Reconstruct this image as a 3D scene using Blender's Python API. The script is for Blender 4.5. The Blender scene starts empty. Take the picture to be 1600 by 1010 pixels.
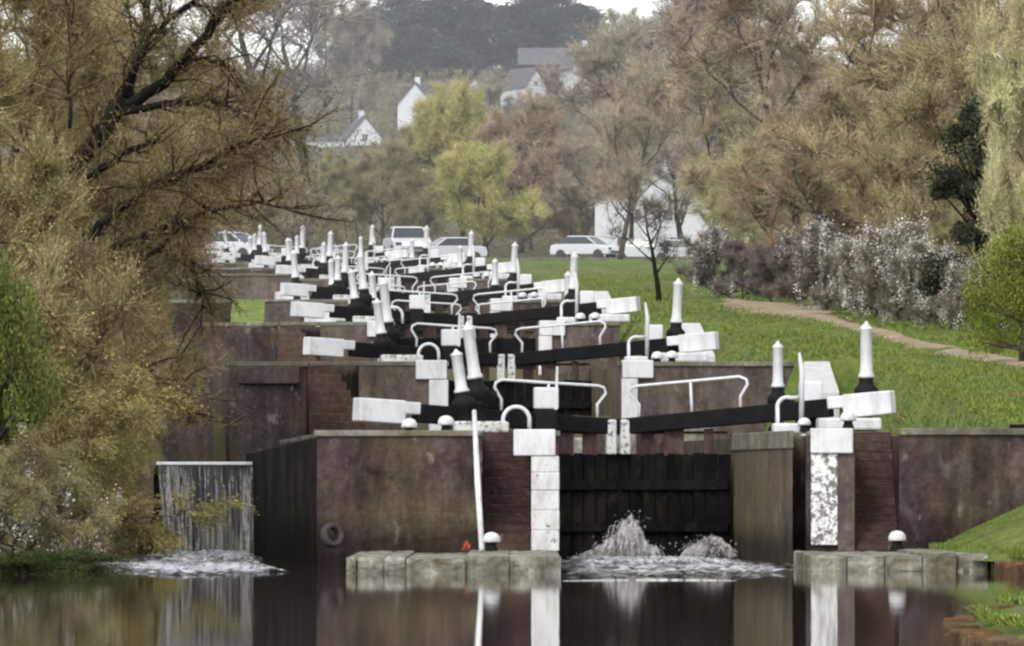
import bpy, math, random
import numpy as np
from mathutils import Vector, Matrix
R = math.radians
F = 15600.0; HC = 1.6; YH = 760.0
sc = bpy.context.scene
COL = sc.collection

def W(px, py, D): return Vector(((px-800)*D/F, D, HC+(YH-py)*D/F))
def PX(px, D): return (px-800)*D/F
def PZ(py, D): return HC+(YH-py)*D/F

# ------------------------------------------------------------------ materials
def new_mat(name):
    m = bpy.data.materials.new(name); m.use_nodes = True
    nt = m.node_tree; b = nt.nodes['Principled BSDF']
    return m, nt, b
def N(nt, t, **k):
    n = nt.nodes.new(t)
    for a, v in k.items():
        if a == 'inp':
            for kk, vv in v.items(): n.inputs[kk].default_value = vv
        else: setattr(n, a, v)
    return n
def coords(nt, scale=(1,1,1), which='Object', loc=(0,0,0)):
    tc = N(nt, 'ShaderNodeTexCoord'); mp = N(nt, 'ShaderNodeMapping')
    mp.inputs['Scale'].default_value = scale; mp.inputs['Location'].default_value = loc
    nt.links.new(tc.outputs[which], mp.inputs['Vector']); return mp.outputs[0]
def noise(nt, vec, scale, detail=6, rough=.6, dist=0):
    n = N(nt, 'ShaderNodeTexNoise'); n.inputs['Scale'].default_value = scale
    n.inputs['Detail'].default_value = detail; n.inputs['Roughness'].default_value = rough
    n.inputs['Distortion'].default_value = dist
    nt.links.new(vec, n.inputs['Vector']); return n.outputs['Fac']
def ramp(nt, fac, stops):
    r = N(nt, 'ShaderNodeValToRGB'); e = r.color_ramp.elements
    while len(e) < len(stops): e.new(.5)
    for i, (p, c) in enumerate(stops):
        e[i].position = p; e[i].color = (c[0], c[1], c[2], 1) if not isinstance(c, (int, float)) else (c, c, c, 1)
    nt.links.new(fac, r.inputs[0]); return r.outputs[0]
def mix(nt, fac, a, b, mode='MIX'):
    m = N(nt, 'ShaderNodeMixRGB'); m.blend_type = mode
    for i, s in ((0, fac), (1, a), (2, b)):
        if isinstance(s, (int, float)): m.inputs[i].default_value = s
        elif isinstance(s, tuple): m.inputs[i].default_value = (s[0], s[1], s[2], 1)
        else: nt.links.new(s, m.inputs[i])
    return m.outputs[0]
def bump(nt, b, h, strength=.5, dist=.05):
    n = N(nt, 'ShaderNodeBump'); n.inputs['Strength'].default_value = strength; n.inputs['Distance'].default_value = dist
    nt.links.new(h, n.inputs['Height']); nt.links.new(n.outputs[0], b.inputs['Normal'])

def stained(name, dark, mid, light, brick=True, streak=.6, seed=0, moss=(.10,.085,.035), mossamt=.5, rowh=.22, wet=None):
    m, nt, b = new_mat(name)
    v = coords(nt, (1,1,1), loc=(seed*3.1, seed*7.7, 0))
    big = noise(nt, v, .55, 5, .6, .4)
    bl2 = noise(nt, coords(nt, (1,1,.8), loc=(seed*2.3, 1, seed)), 1.7, 8, .72, .6)
    c = ramp(nt, mix(nt, .5, big, bl2), [(.36, dark), (.50, mid), (.64, light)])
    mo = noise(nt, coords(nt, (.5,.5,.6), loc=(seed*5+11, 3, 2)), 1.1, 6, .65)
    mf = ramp(nt, mo, [(.50-.06*mossamt, 0), (.66, 1)])
    c = mix(nt, mix(nt, mossamt, (0,0,0), mf), c, moss)
    st = noise(nt, coords(nt, (1.5,1.5,.28), loc=(seed, seed*2, 0)), 1.5, 9, .68, .35)
    c = mix(nt, streak, c, ramp(nt, st, [(.32, .22), (.5, .85), (.66, 1.5)]), 'MULTIPLY')
    fine = noise(nt, v, 9, 6, .7)
    c = mix(nt, .5, c, ramp(nt, fine, [(.3, .45), (.7, 1.55)]), 'MULTIPLY')
    # pale lime blooms
    bl = noise(nt, coords(nt, (1,1,.5), loc=(2+seed, 9, 4)), 2.6, 7, .7)
    c = mix(nt, ramp(nt, bl, [(.60, 0), (.70, .65)]), c, tuple(min(1, x*2.1) for x in light))
    if brick:
        tc = N(nt, 'ShaderNodeTexCoord'); sp = N(nt, 'ShaderNodeSeparateXYZ'); nt.links.new(tc.outputs['Object'], sp.inputs[0])
        ad = N(nt, 'ShaderNodeMath', operation='ADD'); nt.links.new(sp.outputs[0], ad.inputs[0]); nt.links.new(sp.outputs[1], ad.inputs[1])
        cb = N(nt, 'ShaderNodeCombineXYZ'); nt.links.new(ad.outputs[0], cb.inputs[0]); nt.links.new(sp.outputs[2], cb.inputs[1])
        br = N(nt, 'ShaderNodeTexBrick'); nt.links.new(cb.outputs[0], br.inputs['Vector'])
        for k, vv in (('Scale', 1), ('Brick Width', .46), ('Row Height', rowh), ('Mortar Size', .012), ('Mortar Smooth', .5)): br.inputs[k].default_value = vv
        br.inputs['Color1'].default_value = (.8,.8,.8,1); br.inputs['Color2'].default_value = (1.15,1.1,1.1,1); br.inputs['Mortar'].default_value = (.55,.55,.5,1)
        c = mix(nt, .28, c, br.outputs['Color'], 'MULTIPLY')
    if wet is not None:   # dark wet band above the water line
        g = N(nt, 'ShaderNodeNewGeometry'); s2 = N(nt, 'ShaderNodeSeparateXYZ'); nt.links.new(g.outputs['Position'], s2.inputs[0])
        wv = N(nt, 'ShaderNodeMath', operation='MULTIPLY_ADD'); nt.links.new(noise(nt, v, 2.5, 3), wv.inputs[0]); wv.inputs[1].default_value = -.6
        nt.links.new(s2.outputs[2], wv.inputs[2])
        c = mix(nt, 1, c, ramp(nt, wv.outputs[0], [(max(0,wet-.25), .38), (min(1,wet+.25), 1)]), 'MULTIPLY')
    nt.links.new(c, b.inputs['Base Color']); b.inputs['Roughness'].default_value = .85
    b.inputs['Specular IOR Level'].default_value = .08
    bump(nt, b, mix(nt, .5, fine, big), .8, .06)
    return m

def painted(name, col, dirt=(.2,.18,.12), amt=.35, rough=.5, flake=0):
    m, nt, b = new_mat(name)
    v = coords(nt); n1 = noise(nt, coords(nt, (1.5,1.5,.6)), 2.3, 7, .7)
    c = mix(nt, mix(nt, amt, (0,0,0), ramp(nt, n1, [(.45, 0), (.72, 1)])), col, dirt)
    if flake:
        n2 = noise(nt, v, 7, 8, .75); c = mix(nt, ramp(nt, n2, [(.56-.1*flake, 0), (.60-.1*flake, .9)]), c, (.09,.075,.06))
    nt.links.new(c, b.inputs['Base Color']); b.inputs['Roughness'].default_value = rough
    bump(nt, b, noise(nt, v, 12, 5), .3, .01)
    return m

def plain(name, col, rough=.7, var=.4, sc_=4, metal=0):
    m, nt, b = new_mat(name)
    n1 = noise(nt, coords(nt), sc_, 6, .65)
    c = mix(nt, 1, col, ramp(nt, n1, [(.3, 1-var), (.7, 1+var)]), 'MULTIPLY')
    b.inputs['Specular IOR Level'].default_value = .5 if rough < .7 else .15
    nt.links.new(c, b.inputs['Base Color']); b.inputs['Roughness'].default_value = rough; b.inputs['Metallic'].default_value = metal
    bump(nt, b, n1, .3, .02)
    return m

M = {}
M['white'] = painted('white_paint', (.60,.60,.62), dirt=(.28,.26,.22), amt=.65)
M['white_worn'] = painted('worn_white_paint', (.54,.54,.52), amt=.5, flake=.35, rough=.7)
M['white_chipped'] = painted('chipped_white_paint', (.58,.58,.58), dirt=(.25,.22,.18), amt=.8, flake=-.35, rough=.65)
M['white_flaked'] = painted('flaked_white_paint', (.70,.70,.70), amt=.4, flake=.75, rough=.75)
M['black'] = plain('black_gate_paint', (.007,.006,.007), .8, .5, 3)
M['black_iron'] = plain('black_cast_iron', (.009,.008,.008), .7, .4, 8)
M['wall_purple'] = stained('purple_stained_brick', (.019,.013,.014), (.060,.043,.041), (.125,.105,.090), seed=1, wet=.5, mossamt=.6, moss=(.105,.088,.048), streak=.6)
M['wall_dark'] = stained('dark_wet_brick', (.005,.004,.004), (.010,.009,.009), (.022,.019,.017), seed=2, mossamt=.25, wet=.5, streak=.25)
M['wall_conc'] = stained('weathered_concrete', (.06,.046,.044), (.105,.085,.072), (.17,.145,.12), brick=False, seed=3, streak=.7, moss=(.13,.11,.06), mossamt=.6)
M['wall_conc2'] = stained('mauve_concrete', (.05,.036,.038), (.09,.07,.066), (.15,.125,.11), brick=False, seed=6, streak=.5, moss=(.11,.095,.05), mossamt=.6)
M['wall_inner'] = stained('chamber_wall_concrete', (.05,.035,.037), (.105,.085,.065), (.15,.12,.09), brick=False, seed=5, streak=.35, moss=(.13,.11,.06), mossamt=.8, wet=.35)
M['brick_red'] = stained('red_brown_brick', (.042,.026,.026), (.072,.045,.042), (.11,.078,.066), seed=4, streak=.3, mossamt=.35, rowh=.1)
M['coping'] = stained('coping_stone', (.09,.08,.065), (.16,.15,.12), (.26,.25,.22), brick=False, seed=7, streak=.2, moss=(.10,.10,.04), mossamt=.7)
M['ledge'] = stained('landing_stone', (.07,.06,.04), (.24,.23,.19), (.46,.45,.42), brick=False, seed=8, streak=.6, moss=(.085,.07,.03), mossamt=.9)
M['plank'] = stained('gate_timber', (.004,.0035,.0035), (.008,.007,.007), (.014,.012,.012), brick=False, seed=9, streak=.9, mossamt=.1)
M['plank_brown'] = stained('brown_timber', (.05,.03,.03), (.075,.05,.047), (.11,.08,.07), brick=False, seed=10, streak=.8, mossamt=.2)
M['edge_brick'] = stained('orange_bank_brick', (.04,.024,.014), (.095,.050,.025), (.18,.11,.05), seed=11, streak=.4, mossamt=.5, rowh=.09)
M['rubber'] = plain('old_tyre_rubber', (.055,.045,.045), .8, .4, 6)
M['roof'] = plain('slate_roof', (.10,.10,.115), .8, .3, 2)
M['render_white'] = plain('white_render', (.54,.55,.58), .8, .08, 1)
M['glass'] = plain('dark_window_glass', (.03,.035,.04), .1, .2, 1)
M['car_white'] = plain('car_paint', (.56,.57,.60), .25, .05, 1)
M['red'] = plain('red_scrap', (.55,.10,.05), .7, .3, 9)
M['sky_rail'] = painted('rail_white', (.60,.60,.63), amt=.3)

def mat_grass():
    m, nt, b = new_mat('grass')
    v = coords(nt)
    n1 = noise(nt, v, .35, 6, .6, .5); n2 = noise(nt, coords(nt,(1,.25,1)), 3.5, 6, .7)
    c = ramp(nt, n1, [(.34, (.115,.095,.040)), (.47, (.085,.120,.026)), (.62, (.125,.165,.034)), (.78, (.120,.115,.042))])
    c = mix(nt, .7, c, ramp(nt, n2, [(.3, .45), (.7, 1.5)]), 'MULTIPLY')
    nt.links.new(c, b.inputs['Base Color']); b.inputs['Roughness'].default_value = .9; b.inputs['Specular IOR Level'].default_value = .1
    bump(nt, b, n2, .8, .12); return m
M['grass'] = mat_grass()
def mat_blade():
    m, nt, b = new_mat('grass_blades')
    g = N(nt, 'ShaderNodeNewGeometry')
    n1 = noise(nt, coords(nt), .5, 4, .6, .5)
    c = ramp(nt, n1, [(.36, (.17,.14,.06)), (.47, (.105,.150,.030)), (.62, (.150,.195,.042)), (.8, (.15,.15,.045))])
    c = mix(nt, 1, c, ramp(nt, g.outputs['Random Per Island'], [(0, .55), (1, 1.5)]), 'MULTIPLY')
    nt.links.new(c, b.inputs['Base Color']); b.inputs['Roughness'].default_value = .8; b.inputs['Specular IOR Level'].default_value = .1
    return m
M['blade'] = mat_blade()
M['path'] = plain('sandy_path', (.27,.21,.14), .95, .5, 1.1)
M['soil'] = plain('hill_ground', (.085,.080,.040), .95, .5, .08)

def mat_water(name, base, rough=.03, bs=.13):
    m, nt, b = new_mat(name)
    v = coords(nt, (1.6,.35,1)); h = noise(nt, v, 1.6, 5, .55, .6)
    h2 = noise(nt, coords(nt, (.6,.10,1)), 1.0, 3, .5)
    nt.links.new(mix(nt, .5, h, h2), b.inputs['Base Color'])
    c = mix(nt, 1, base, ramp(nt, h2, [(.3,.7),(.7,1.3)]), 'MULTIPLY'); nt.links.new(c, b.inputs['Base Color'])
    b.inputs['Roughness'].default_value = rough; b.inputs['IOR'].default_value = 1.33; b.inputs['Specular Tint'].default_value = (.95,.90,.83,1)
    bump(nt, b, mix(nt, .5, h, h2), bs, .02); return m
M['water'] = mat_water('canal_water', (.028,.020,.012))
M['pound'] = mat_water('pound_water', (.03,.03,.02))
def mat_foam(name, lo=.42, hi=.6, scale=1.6, vec=(1,1,1), col1=(.30,.29,.29), col2=(.85,.85,.88)):
    m, nt, b = new_mat(name)
    n1 = noise(nt, coords(nt, vec), scale, 9, .72, .7)
    nt.links.new(ramp(nt, n1, [(lo, col1), (hi+.08, col2)]), b.inputs['Base Color'])
    at = N(nt, 'ShaderNodeAttribute'); at.attribute_name = 'edge'
    sb = N(nt, 'ShaderNodeMath', operation='MULTIPLY_ADD'); nt.links.new(at.outputs['Fac'], sb.inputs[0]); sb.inputs[1].default_value = -.20; nt.links.new(n1, sb.inputs[2])
    nt.links.new(ramp(nt, sb.outputs[0], [(lo-.07, 0), (hi-.05, 1)]), b.inputs['Alpha'])
    b.inputs['Roughness'].default_value = .6; bump(nt, b, n1, .6, .05); return m
M['foam'] = mat_foam('water_foam', .38, .56, 2.0, (1.3,.45,1), (.16,.155,.15), (.66,.66,.69))
M['foam_thin'] = mat_foam('churned_water', .44, .60, 1.5, (1.2,.35,1), (.10,.095,.095), (.62,.60,.60))
def mat_fall():
    m, nt, b = new_mat('falling_water')
    s1 = noise(nt, coords(nt, (5,1,.30)), 1.5, 9, .75, .35); s2 = noise(nt, coords(nt, (1.2,1,.5)), 1.2, 4, .6)
    k = mix(nt, .38, s1, s2)
    c = ramp(nt, k, [(.45, (.006,.005,.007)), (.51, (.025,.022,.022)), (.56, (.07,.07,.055)), (.62, (.16,.16,.13)), (.70, (.36,.36,.34))])
    nt.links.new(c, b.inputs['Base Color']); b.inputs['Roughness'].default_value = .35; bump(nt, b, s1, .7, .04); return m
M['fall'] = mat_fall()
def mat_spray():
    m, nt, b = new_mat('spray')
    g = N(nt, 'ShaderNodeNewGeometry')
    nt.links.new(ramp(nt, g.outputs['Random Per Island'], [(0, (.22,.21,.21)), (1, (.62,.60,.60))]), b.inputs['Base Color'])
    b.inputs['Roughness'].default_value = .5; b.inputs['Alpha'].default_value = .42; return m
M['spray'] = mat_spray()

def mat_veg(name, base=None, trans=0, lo=.6, hi=1.45, cl=(.62,1.34), csc=.45):
    m, nt, b = new_mat(name)
    oi = N(nt, 'ShaderNodeObjectInfo'); g = N(nt, 'ShaderNodeNewGeometry')
    c = oi.outputs['Color'] if base is None else None
    r = ramp(nt, g.outputs['Random Per Island'], [(0, lo), (1, hi)])
    c = mix(nt, 1, c if c is not None else base, r, 'MULTIPLY')
    n1 = noise(nt, coords(nt), csc, 4, .6, .3)
    c = mix(nt, 1, c, ramp(nt, n1, [(.32, cl[0]), (.68, cl[1])]), 'MULTIPLY')
    # slight hue drift clump to clump
    n2 = noise(nt, coords(nt, loc=(9,4,2)), csc*.8, 3, .5)
    c = mix(nt, 1, c, ramp(nt, n2, [(.35, (1.06,.97,.98)), (.65, (.96,1.03,.92))]), 'MULTIPLY')
    nt.links.new(c, b.inputs['Base Color']); b.inputs['Roughness'].default_value = .85; b.inputs['Specular IOR Level'].default_value = .15
    return m
M['twig'] = mat_veg('twigs_and_buds')
M['leaf'] = mat_veg('leaves')
M['blossom'] = mat_veg('blossom', (.62,.60,.58), lo=.5, hi=1.5, cl=(.45,1.3), csc=.7)
M['bark'] = plain('bark', (.060,.050,.042), .9, .5, 3)
M['bark_dark'] = plain('dark_bark', (.009,.008,.007), .95, .6, 3)

# ------------------------------------------------------------------ mesh builder
class MB:
    def __init__(s): s.v = []; s.f = []; s.sm = []
    def add(s, vs, fs, smooth=False):
        o = len(s.v); s.v += [tuple(x) for x in vs]
        for f in fs: s.f.append(tuple(o+i for i in f)); s.sm.append(smooth)
    def box(s, x0,x1,y0,y1,z0,z1):
        s.add([(x0,y0,z0),(x1,y0,z0),(x1,y1,z0),(x0,y1,z0),(x0,y0,z1),(x1,y0,z1),(x1,y1,z1),(x0,y1,z1)],
              [(0,3,2,1),(4,5,6,7),(0,1,5,4),(1,2,6,5),(2,3,7,6),(3,0,4,7)])
    def bar(s, a, b, w, h, w2=None, h2=None):
        a = Vector(a); b = Vector(b); w2 = w2 or w; h2 = h2 or h
        d = (b-a).normalized(); up = Vector((0,0,1)) if abs(d.z) < .95 else Vector((0,1,0))
        sd = d.cross(up).normalized(); u = sd.cross(d).normalized()
        vs = []
        for p, ww, hh in ((a,w,h),(b,w2,h2)):
            for i, j in ((-1,-1),(1,-1),(1,1),(-1,1)): vs.append(p+sd*i*ww/2+u*j*hh/2)
        s.add(vs, [(3,2,1,0),(4,5,6,7),(0,1,5,4),(1,2,6,5),(2,3,7,6),(3,0,4,7)])
    def prism(s, poly, z0, z1):
        n = len(poly); A = sum(poly[i][0]*poly[(i+1)%n][1]-poly[(i+1)%n][0]*poly[i][1] for i in range(n))
        if A < 0: poly = poly[::-1]
        zt = z1 if isinstance(z1, (list,tuple)) else [z1]*n
        if A < 0 and isinstance(z1, (list,tuple)): zt = list(z1)[::-1]
        vs = [(x,y,z0) for x,y in poly]+[(p[0],p[1],z) for p,z in zip(poly,zt)]
        fs = [tuple(range(n-1,-1,-1)), tuple(range(n,2*n))]
        fs += [(i,(i+1)%n,n+(i+1)%n,n+i) for i in range(n)]
        s.add(vs, fs)
    def tube(s, pts, r, seg=8, r2=None, cap=True):
        pts = [Vector(p) for p in pts]; n = len(pts)
        rs = [r+( (r2-r)*i/(n-1) if r2 is not None else 0) for i in range(n)] if not isinstance(r, (list,tuple)) else r
        vs = []; prev = None
        for i, p in enumerate(pts):
            d = (pts[min(i+1,n-1)]-pts[max(i-1,0)]).normalized()
            if prev is None:
                sd = d.cross(Vector((0,0,1)))
                if sd.length < .1: sd = d.cross(Vector((0,1,0)))
            else: sd = prev-d*prev.dot(d)
            sd.normalize(); prev = sd; u = d.cross(sd)
            for k in range(seg):
                a = 2*math.pi*k/seg; vs.append(p+(sd*math.cos(a)+u*math.sin(a))*rs[i])
        fs = []
        for i in range(n-1):
            for k in range(seg):
                fs.append((i*seg+k, i*seg+(k+1)%seg, (i+1)*seg+(k+1)%seg, (i+1)*seg+k))
        if cap: fs += [tuple(range(seg-1,-1,-1)), tuple((n-1)*seg+k for k in range(seg))]
        s.add(vs, fs, True)
    def lathe(s, prof, c=(0,0,0), seg=16, smooth=True):
        n = len(prof); vs = []
        for r, z in prof:
            for k in range(seg):
                a = 2*math.pi*k/seg; vs.append((c[0]+r*math.cos(a), c[1]+r*math.sin(a), c[2]+z))
        fs = [(i*seg+k, i*seg+(k+1)%seg, (i+1)*seg+(k+1)%seg, (i+1)*seg+k) for i in range(n-1) for k in range(seg)]
        fs += [tuple(range(seg-1,-1,-1)), tuple((n-1)*seg+k for k in range(seg))]
        s.add(vs, fs, smooth)
    def build(s, name, mat, parent=None, bevel=0):
        me = bpy.data.meshes.new(name); me.from_pydata(s.v, [], s.f)
        me.polygons.foreach_set('use_smooth', s.sm); me.materials.append(mat); me.update()
        o = bpy.data.objects.new(name, me); COL.objects.link(o)
        if parent is not None: o.parent = parent
        if bevel:
            b = o.modifiers.new('bevel', 'BEVEL'); b.width = bevel; b.segments = 2; b.limit_method = 'ANGLE'; b.angle_limit = R(40)
        return o

def tag(o, label=None, cat=None, group=None, kind=None):
    if label: o['label'] = label
    if cat: o['category'] = cat
    if group: o['group'] = group
    if kind: o['kind'] = kind
    return o
def thing(name, loc, label, cat, rotz=0, group=None, tilt=(0,0)):
    o = bpy.data.objects.new(name, None); COL.objects.link(o); o.location = loc
    o.rotation_euler = (tilt[0], tilt[1], rotz); o.empty_display_size = .3
    return tag(o, label, cat, group)
def copy_tree(o, parent=None):
    c = o.copy(); COL.objects.link(c)
    if parent is not None: c.parent = parent
    for ch in [x for x in o.children]: copy_tree(ch, c)
    return c

def quads_mesh(name, P, mat):
    """P: (n,4,3) array of quads"""
    n = P.shape[0]; me = bpy.data.meshes.new(name)
    me.vertices.add(n*4); me.vertices.foreach_set('co', P.reshape(-1).astype(np.float32))
    me.loops.add(n*4); me.loops.foreach_set('vertex_index', np.arange(n*4, dtype=np.int32))
    me.polygons.add(n); me.polygons.foreach_set('loop_start', np.arange(0, n*4, 4, dtype=np.int32))
    try: me.polygons.foreach_set('loop_total', np.full(n, 4, dtype=np.int32))
    except Exception: pass
    me.materials.append(mat); me.update(calc_edges=True); return me

# ------------------------------------------------------------------ world, sun, camera
w = bpy.data.worlds.new('World'); sc.world = w; w.use_nodes = True; nt = w.node_tree
sky = nt.nodes.new('ShaderNodeTexSky'); sky.sky_type = 'NISHITA'; sky.sun_disc = False
SUN_EL, SUN_AZ = 46, 205      # azimuth clockwise from +Y
sky.sun_elevation = R(SUN_EL); sky.sun_rotation = R(SUN_AZ); sky.dust_density = 1.5; sky.air_density = 1.0
hs = nt.nodes.new('ShaderNodeHueSaturation'); hs.inputs['Saturation'].default_value = .20; hs.inputs['Value'].default_value = 2.15
nt.links.new(sky.outputs[0], hs.inputs['Color']); nt.links.new(hs.outputs[0], nt.nodes['Background'].inputs[0])
nt.nodes['Background'].inputs[1].default_value = .15
sl = bpy.data.lights.new('sun', 'SUN'); sl.energy = 1.5; sl.angle = R(14); sl.color = (1, .96, .90)
so = bpy.data.objects.new('sun', sl); COL.objects.link(so)
az, el = R(SUN_AZ), R(SUN_EL)
sd = Vector((math.sin(az)*math.cos(el), math.cos(az)*math.cos(el), math.sin(el)))
so.rotation_euler = sd.to_track_quat('Z', 'Y').to_euler()
cam = bpy.data.cameras.new('camera'); co = bpy.data.objects.new('camera', cam); COL.objects.link(co)
co.location = (0,0,HC); co.rotation_euler = (R(90),0,0); cam.sensor_width = 36; cam.lens = 36*F/1600
cam.shift_y = (YH-505)/1600; cam.clip_start = 1; cam.clip_end = 20000; sc.camera = co
sc.view_settings.view_transform = 'Standard'; sc.view_settings.look = 'None'; sc.view_settings.exposure = 0
sc.render.engine = 'CYCLES'
try: sc.cycles.pixel_filter_type = 'BLACKMAN_HARRIS'; sc.cycles.filter_width = 2.4
except Exception: pass
sc.cycles.max_bounces = 5; sc.cycles.diffuse_bounces = 2; sc.cycles.transparent_max_bounces = 16

# ------------------------------------------------------------------ locks table
LOCKS = [ # D gate, mitre px, coping z, yaw deg, front v
    dict(D=214, xm=965, zc=2.73, yaw=4.0, vf=-14, nm='nearest lock'),
    dict(D=278.6, xm=790, zc=4.98, yaw=5.0, vf=-9, nm='second lock'),
    dict(D=332, xm=727, zc=6.96, yaw=0.5, vf=-7, nm='third lock'),
    dict(D=400, xm=662, zc=8.96, yaw=2.5, vf=-7, nm='fourth lock'),
    dict(D=480, xm=618, zc=11.45, yaw=2.0, vf=-7, nm='fifth lock'),
    dict(D=545, xm=562, zc=13.4, yaw=3.0, vf=-7, nm='sixth lock'),
    dict(D=602, xm=487, zc=14.95, yaw=3.0, vf=-7, nm='topmost lock'),
]
for L in LOCKS: L['X'] = PX(L['xm'], L['D'])
def interp(x, xs, ys): return float(np.interp(x, xs, ys))
def xc(D): return interp(D, [200]+[L['D'] for L in LOCKS]+[660], [3.2]+[L['X'] for L in LOCKS]+[-14.5])
PROF = [(200,664),(205,657),(225,620),(260,572),(300,525),(350,480),(420,440),(480,422),(560,414),(620,409),(700,405),(760,380),(900,320),(1300,222),(1600,130),(1800,105)]
def prof(D):
    y = interp(D, [a for a,_ in PROF], [b for _,b in PROF])
    if D > 1800: return PZ(105, 1800)
    return PZ(y, D)
def ground(X, D):
    g = prof(D)
    if X < xc(D): g -= .25
    if D < 625 and D >= 200:
        c = xc(D); lo = c-9.3; hi = c+4.6
        if D < 269: hi = 8.8
        elif D < 324: hi = c+6.3
        if D < 233: lo = -10.5
        lev = None
        for L in LOCKS:
            if D >= L['D']+L['vf']-.01: lev = L['zc']-1.5
        if D < 236: lev = -1.3
        if lev is not None:
            t = max(0, 1-max(0, lo-X, X-hi)/1.0)
            g = g*(1-t)+min(lev, g)*t
    return g

def build_ground():
    ys = list(np.arange(200.5, 300, 3))+list(np.arange(300, 620, 6))+list(np.arange(620, 1900, 40))+[2500, 4000, 8000, 14000]
    xs = [-6000,-2500,-1200,-600,-300,-150,-90,-60,-45,-35,-30]+list(np.arange(-26, 14, .75))+[14,16,18,21,25,30,36,45,60,90,150,300,600,1200,2500,6000]
    rnd = np.random.RandomState(3); v = []; f = []
    for j, y in enumerate(ys):
        for i, x in enumerate(xs):
            z = ground(x, y)
            if y > 230: z += .10*rnd.randn()*min(1, y/500)
            v.append((x, y, z))
    nx = len(xs)
    for j in range(len(ys)-1):
        for i in range(nx-1): f.append((j*nx+i, j*nx+i+1, (j+1)*nx+i+1, (j+1)*nx+i))
    m = MB(); m.add(v, f, True); o = m.build('ground', M['grass']); o.data.materials.append(M['soil'])
    for p in o.data.polygons:
        if p.center.y > 700 or p.center.x < xc(p.center.y)+3.5: p.material_index = 1
    tag(o, kind='structure')
build_ground()

# water of the lower pound: one sheet
m = MB(); m.add([(-60,-40,0),(60,-40,0),(60,245,0),(-60,245,0)], [(0,1,2,3)]); tag(m.build('water', M['water']), kind='structure')
# bed and distant ground under / behind the camera
m = MB(); m.add([(-3000,-3000,-1.2),(3000,-3000,-1.2),(3000,260,-1.2),(-3000,260,-1.2)], [(0,1,2,3)]); tag(m.build('canal_bed', M['soil']), kind='structure')
# pound waters
for i, L in enumerate(LOCKS):
    d1 = LOCKS[i+1]['D']+LOCKS[i+1]['vf']-.3 if i+1 < len(LOCKS) else 650
    d0 = L['D']+22; c0 = xc(d0); c1 = xc(d1)
    m = MB(); z = L['zc']-.45
    m.add([(c0-2.3,L['D']+.4,z),(c0+2.3,L['D']+.4,z),(c0+4,d0,z),(c1+(7 if i==0 else 4.4),d1,z),(c1-8,d1,z),(c0-5,d0,z)], [(0,1,2,3,4,5)])
    tag(m.build('water', M['pound']), kind='structure')

# right bank (towpath side), near the camera to the lock
def bank(poly, z, skirt, name, mat):
    m = MB(); m.prism(poly, skirt, z); return tag(m.build(name, mat), kind='structure')
rb = [(4.6,40),(4.6,88),(4.36,97),(4.62,103),(5.25,110.5),(6.2,120),(7.7,133),(9.0,148),(9.3,160),(9.2,172),(9.1,187)]
def right_bank():
    v = []; f = []; rnd = random.Random(4)
    ysr = [p[1] for p in rb]; xsr = [p[0] for p in rb]
    ys = list(np.arange(40, 190, 2.5))+list(np.arange(190, 200.3, 1.0)); off = [0, .15, .4, .8, 1.3, 2, 3, 4.5, 7, 12, 25, 60, 200, 900]
    for y in ys:
        x0 = interp(y, ysr, xsr) if y <= 187 else interp(y, [187, 188, 200.2], [9.0, 8.3, 7.9])
        for k, o in enumerate(off):
            base = .20 + (.10 if o > .3 else 0)
            rise = max(0, (y-176)/24)*min(1.15, max(0, (o-.4)/3.0))*1.45 + .002*o
            v.append((x0+o, y, base+rise+rnd.uniform(-.02,.02)*(o > .2)))
    n = len(off)
    for j in range(len(ys)-1):
        for i in range(n-1): f.append((j*n+i, j*n+i+1, (j+1)*n+i+1, (j+1)*n+i))
    m = MB(); m.add(v, f, True); tag(m.build('towpath_bank', M['grass']), kind='structure')
right_bank()
m = MB()
for k in range(len(rb)-1):
    (x0,y0),(x1,y1) = rb[k], rb[k+1]
    L_ = math.hypot(x1-x0, y1-y0); n = max(1, int(L_/.75)); rnd = random.Random(k)
    for i in range(n):
        a = i/n; b_ = (i+.96)/n
        jx = rnd.uniform(-.03,.03)
        m.bar((x0+(x1-x0)*a+.02+jx, y0+(y1-y0)*a, -.05+rnd.uniform(-.03,.03)), (x0+(x1-x0)*b_+.02+jx, y0+(y1-y0)*b_, -.05+rnd.uniform(-.03,.03)), .34+rnd.uniform(-.06,.03), .52+rnd.uniform(-.06,.04))
o = m.build('bank_edging', M['edge_brick'], bevel=.03); tag(o, kind='structure')
m = MB(); m.add([(5.15,60,.325),(7.5,60,.345),(7.9,96,.345),(7.6,104,.345),(6.4,107,.335),(5.7,106,.330),(5.25,101,.325),(5.1,96,.322)], [tuple(range(8))])
tag(m.build('towpath', M['path']), kind='structure')
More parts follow.
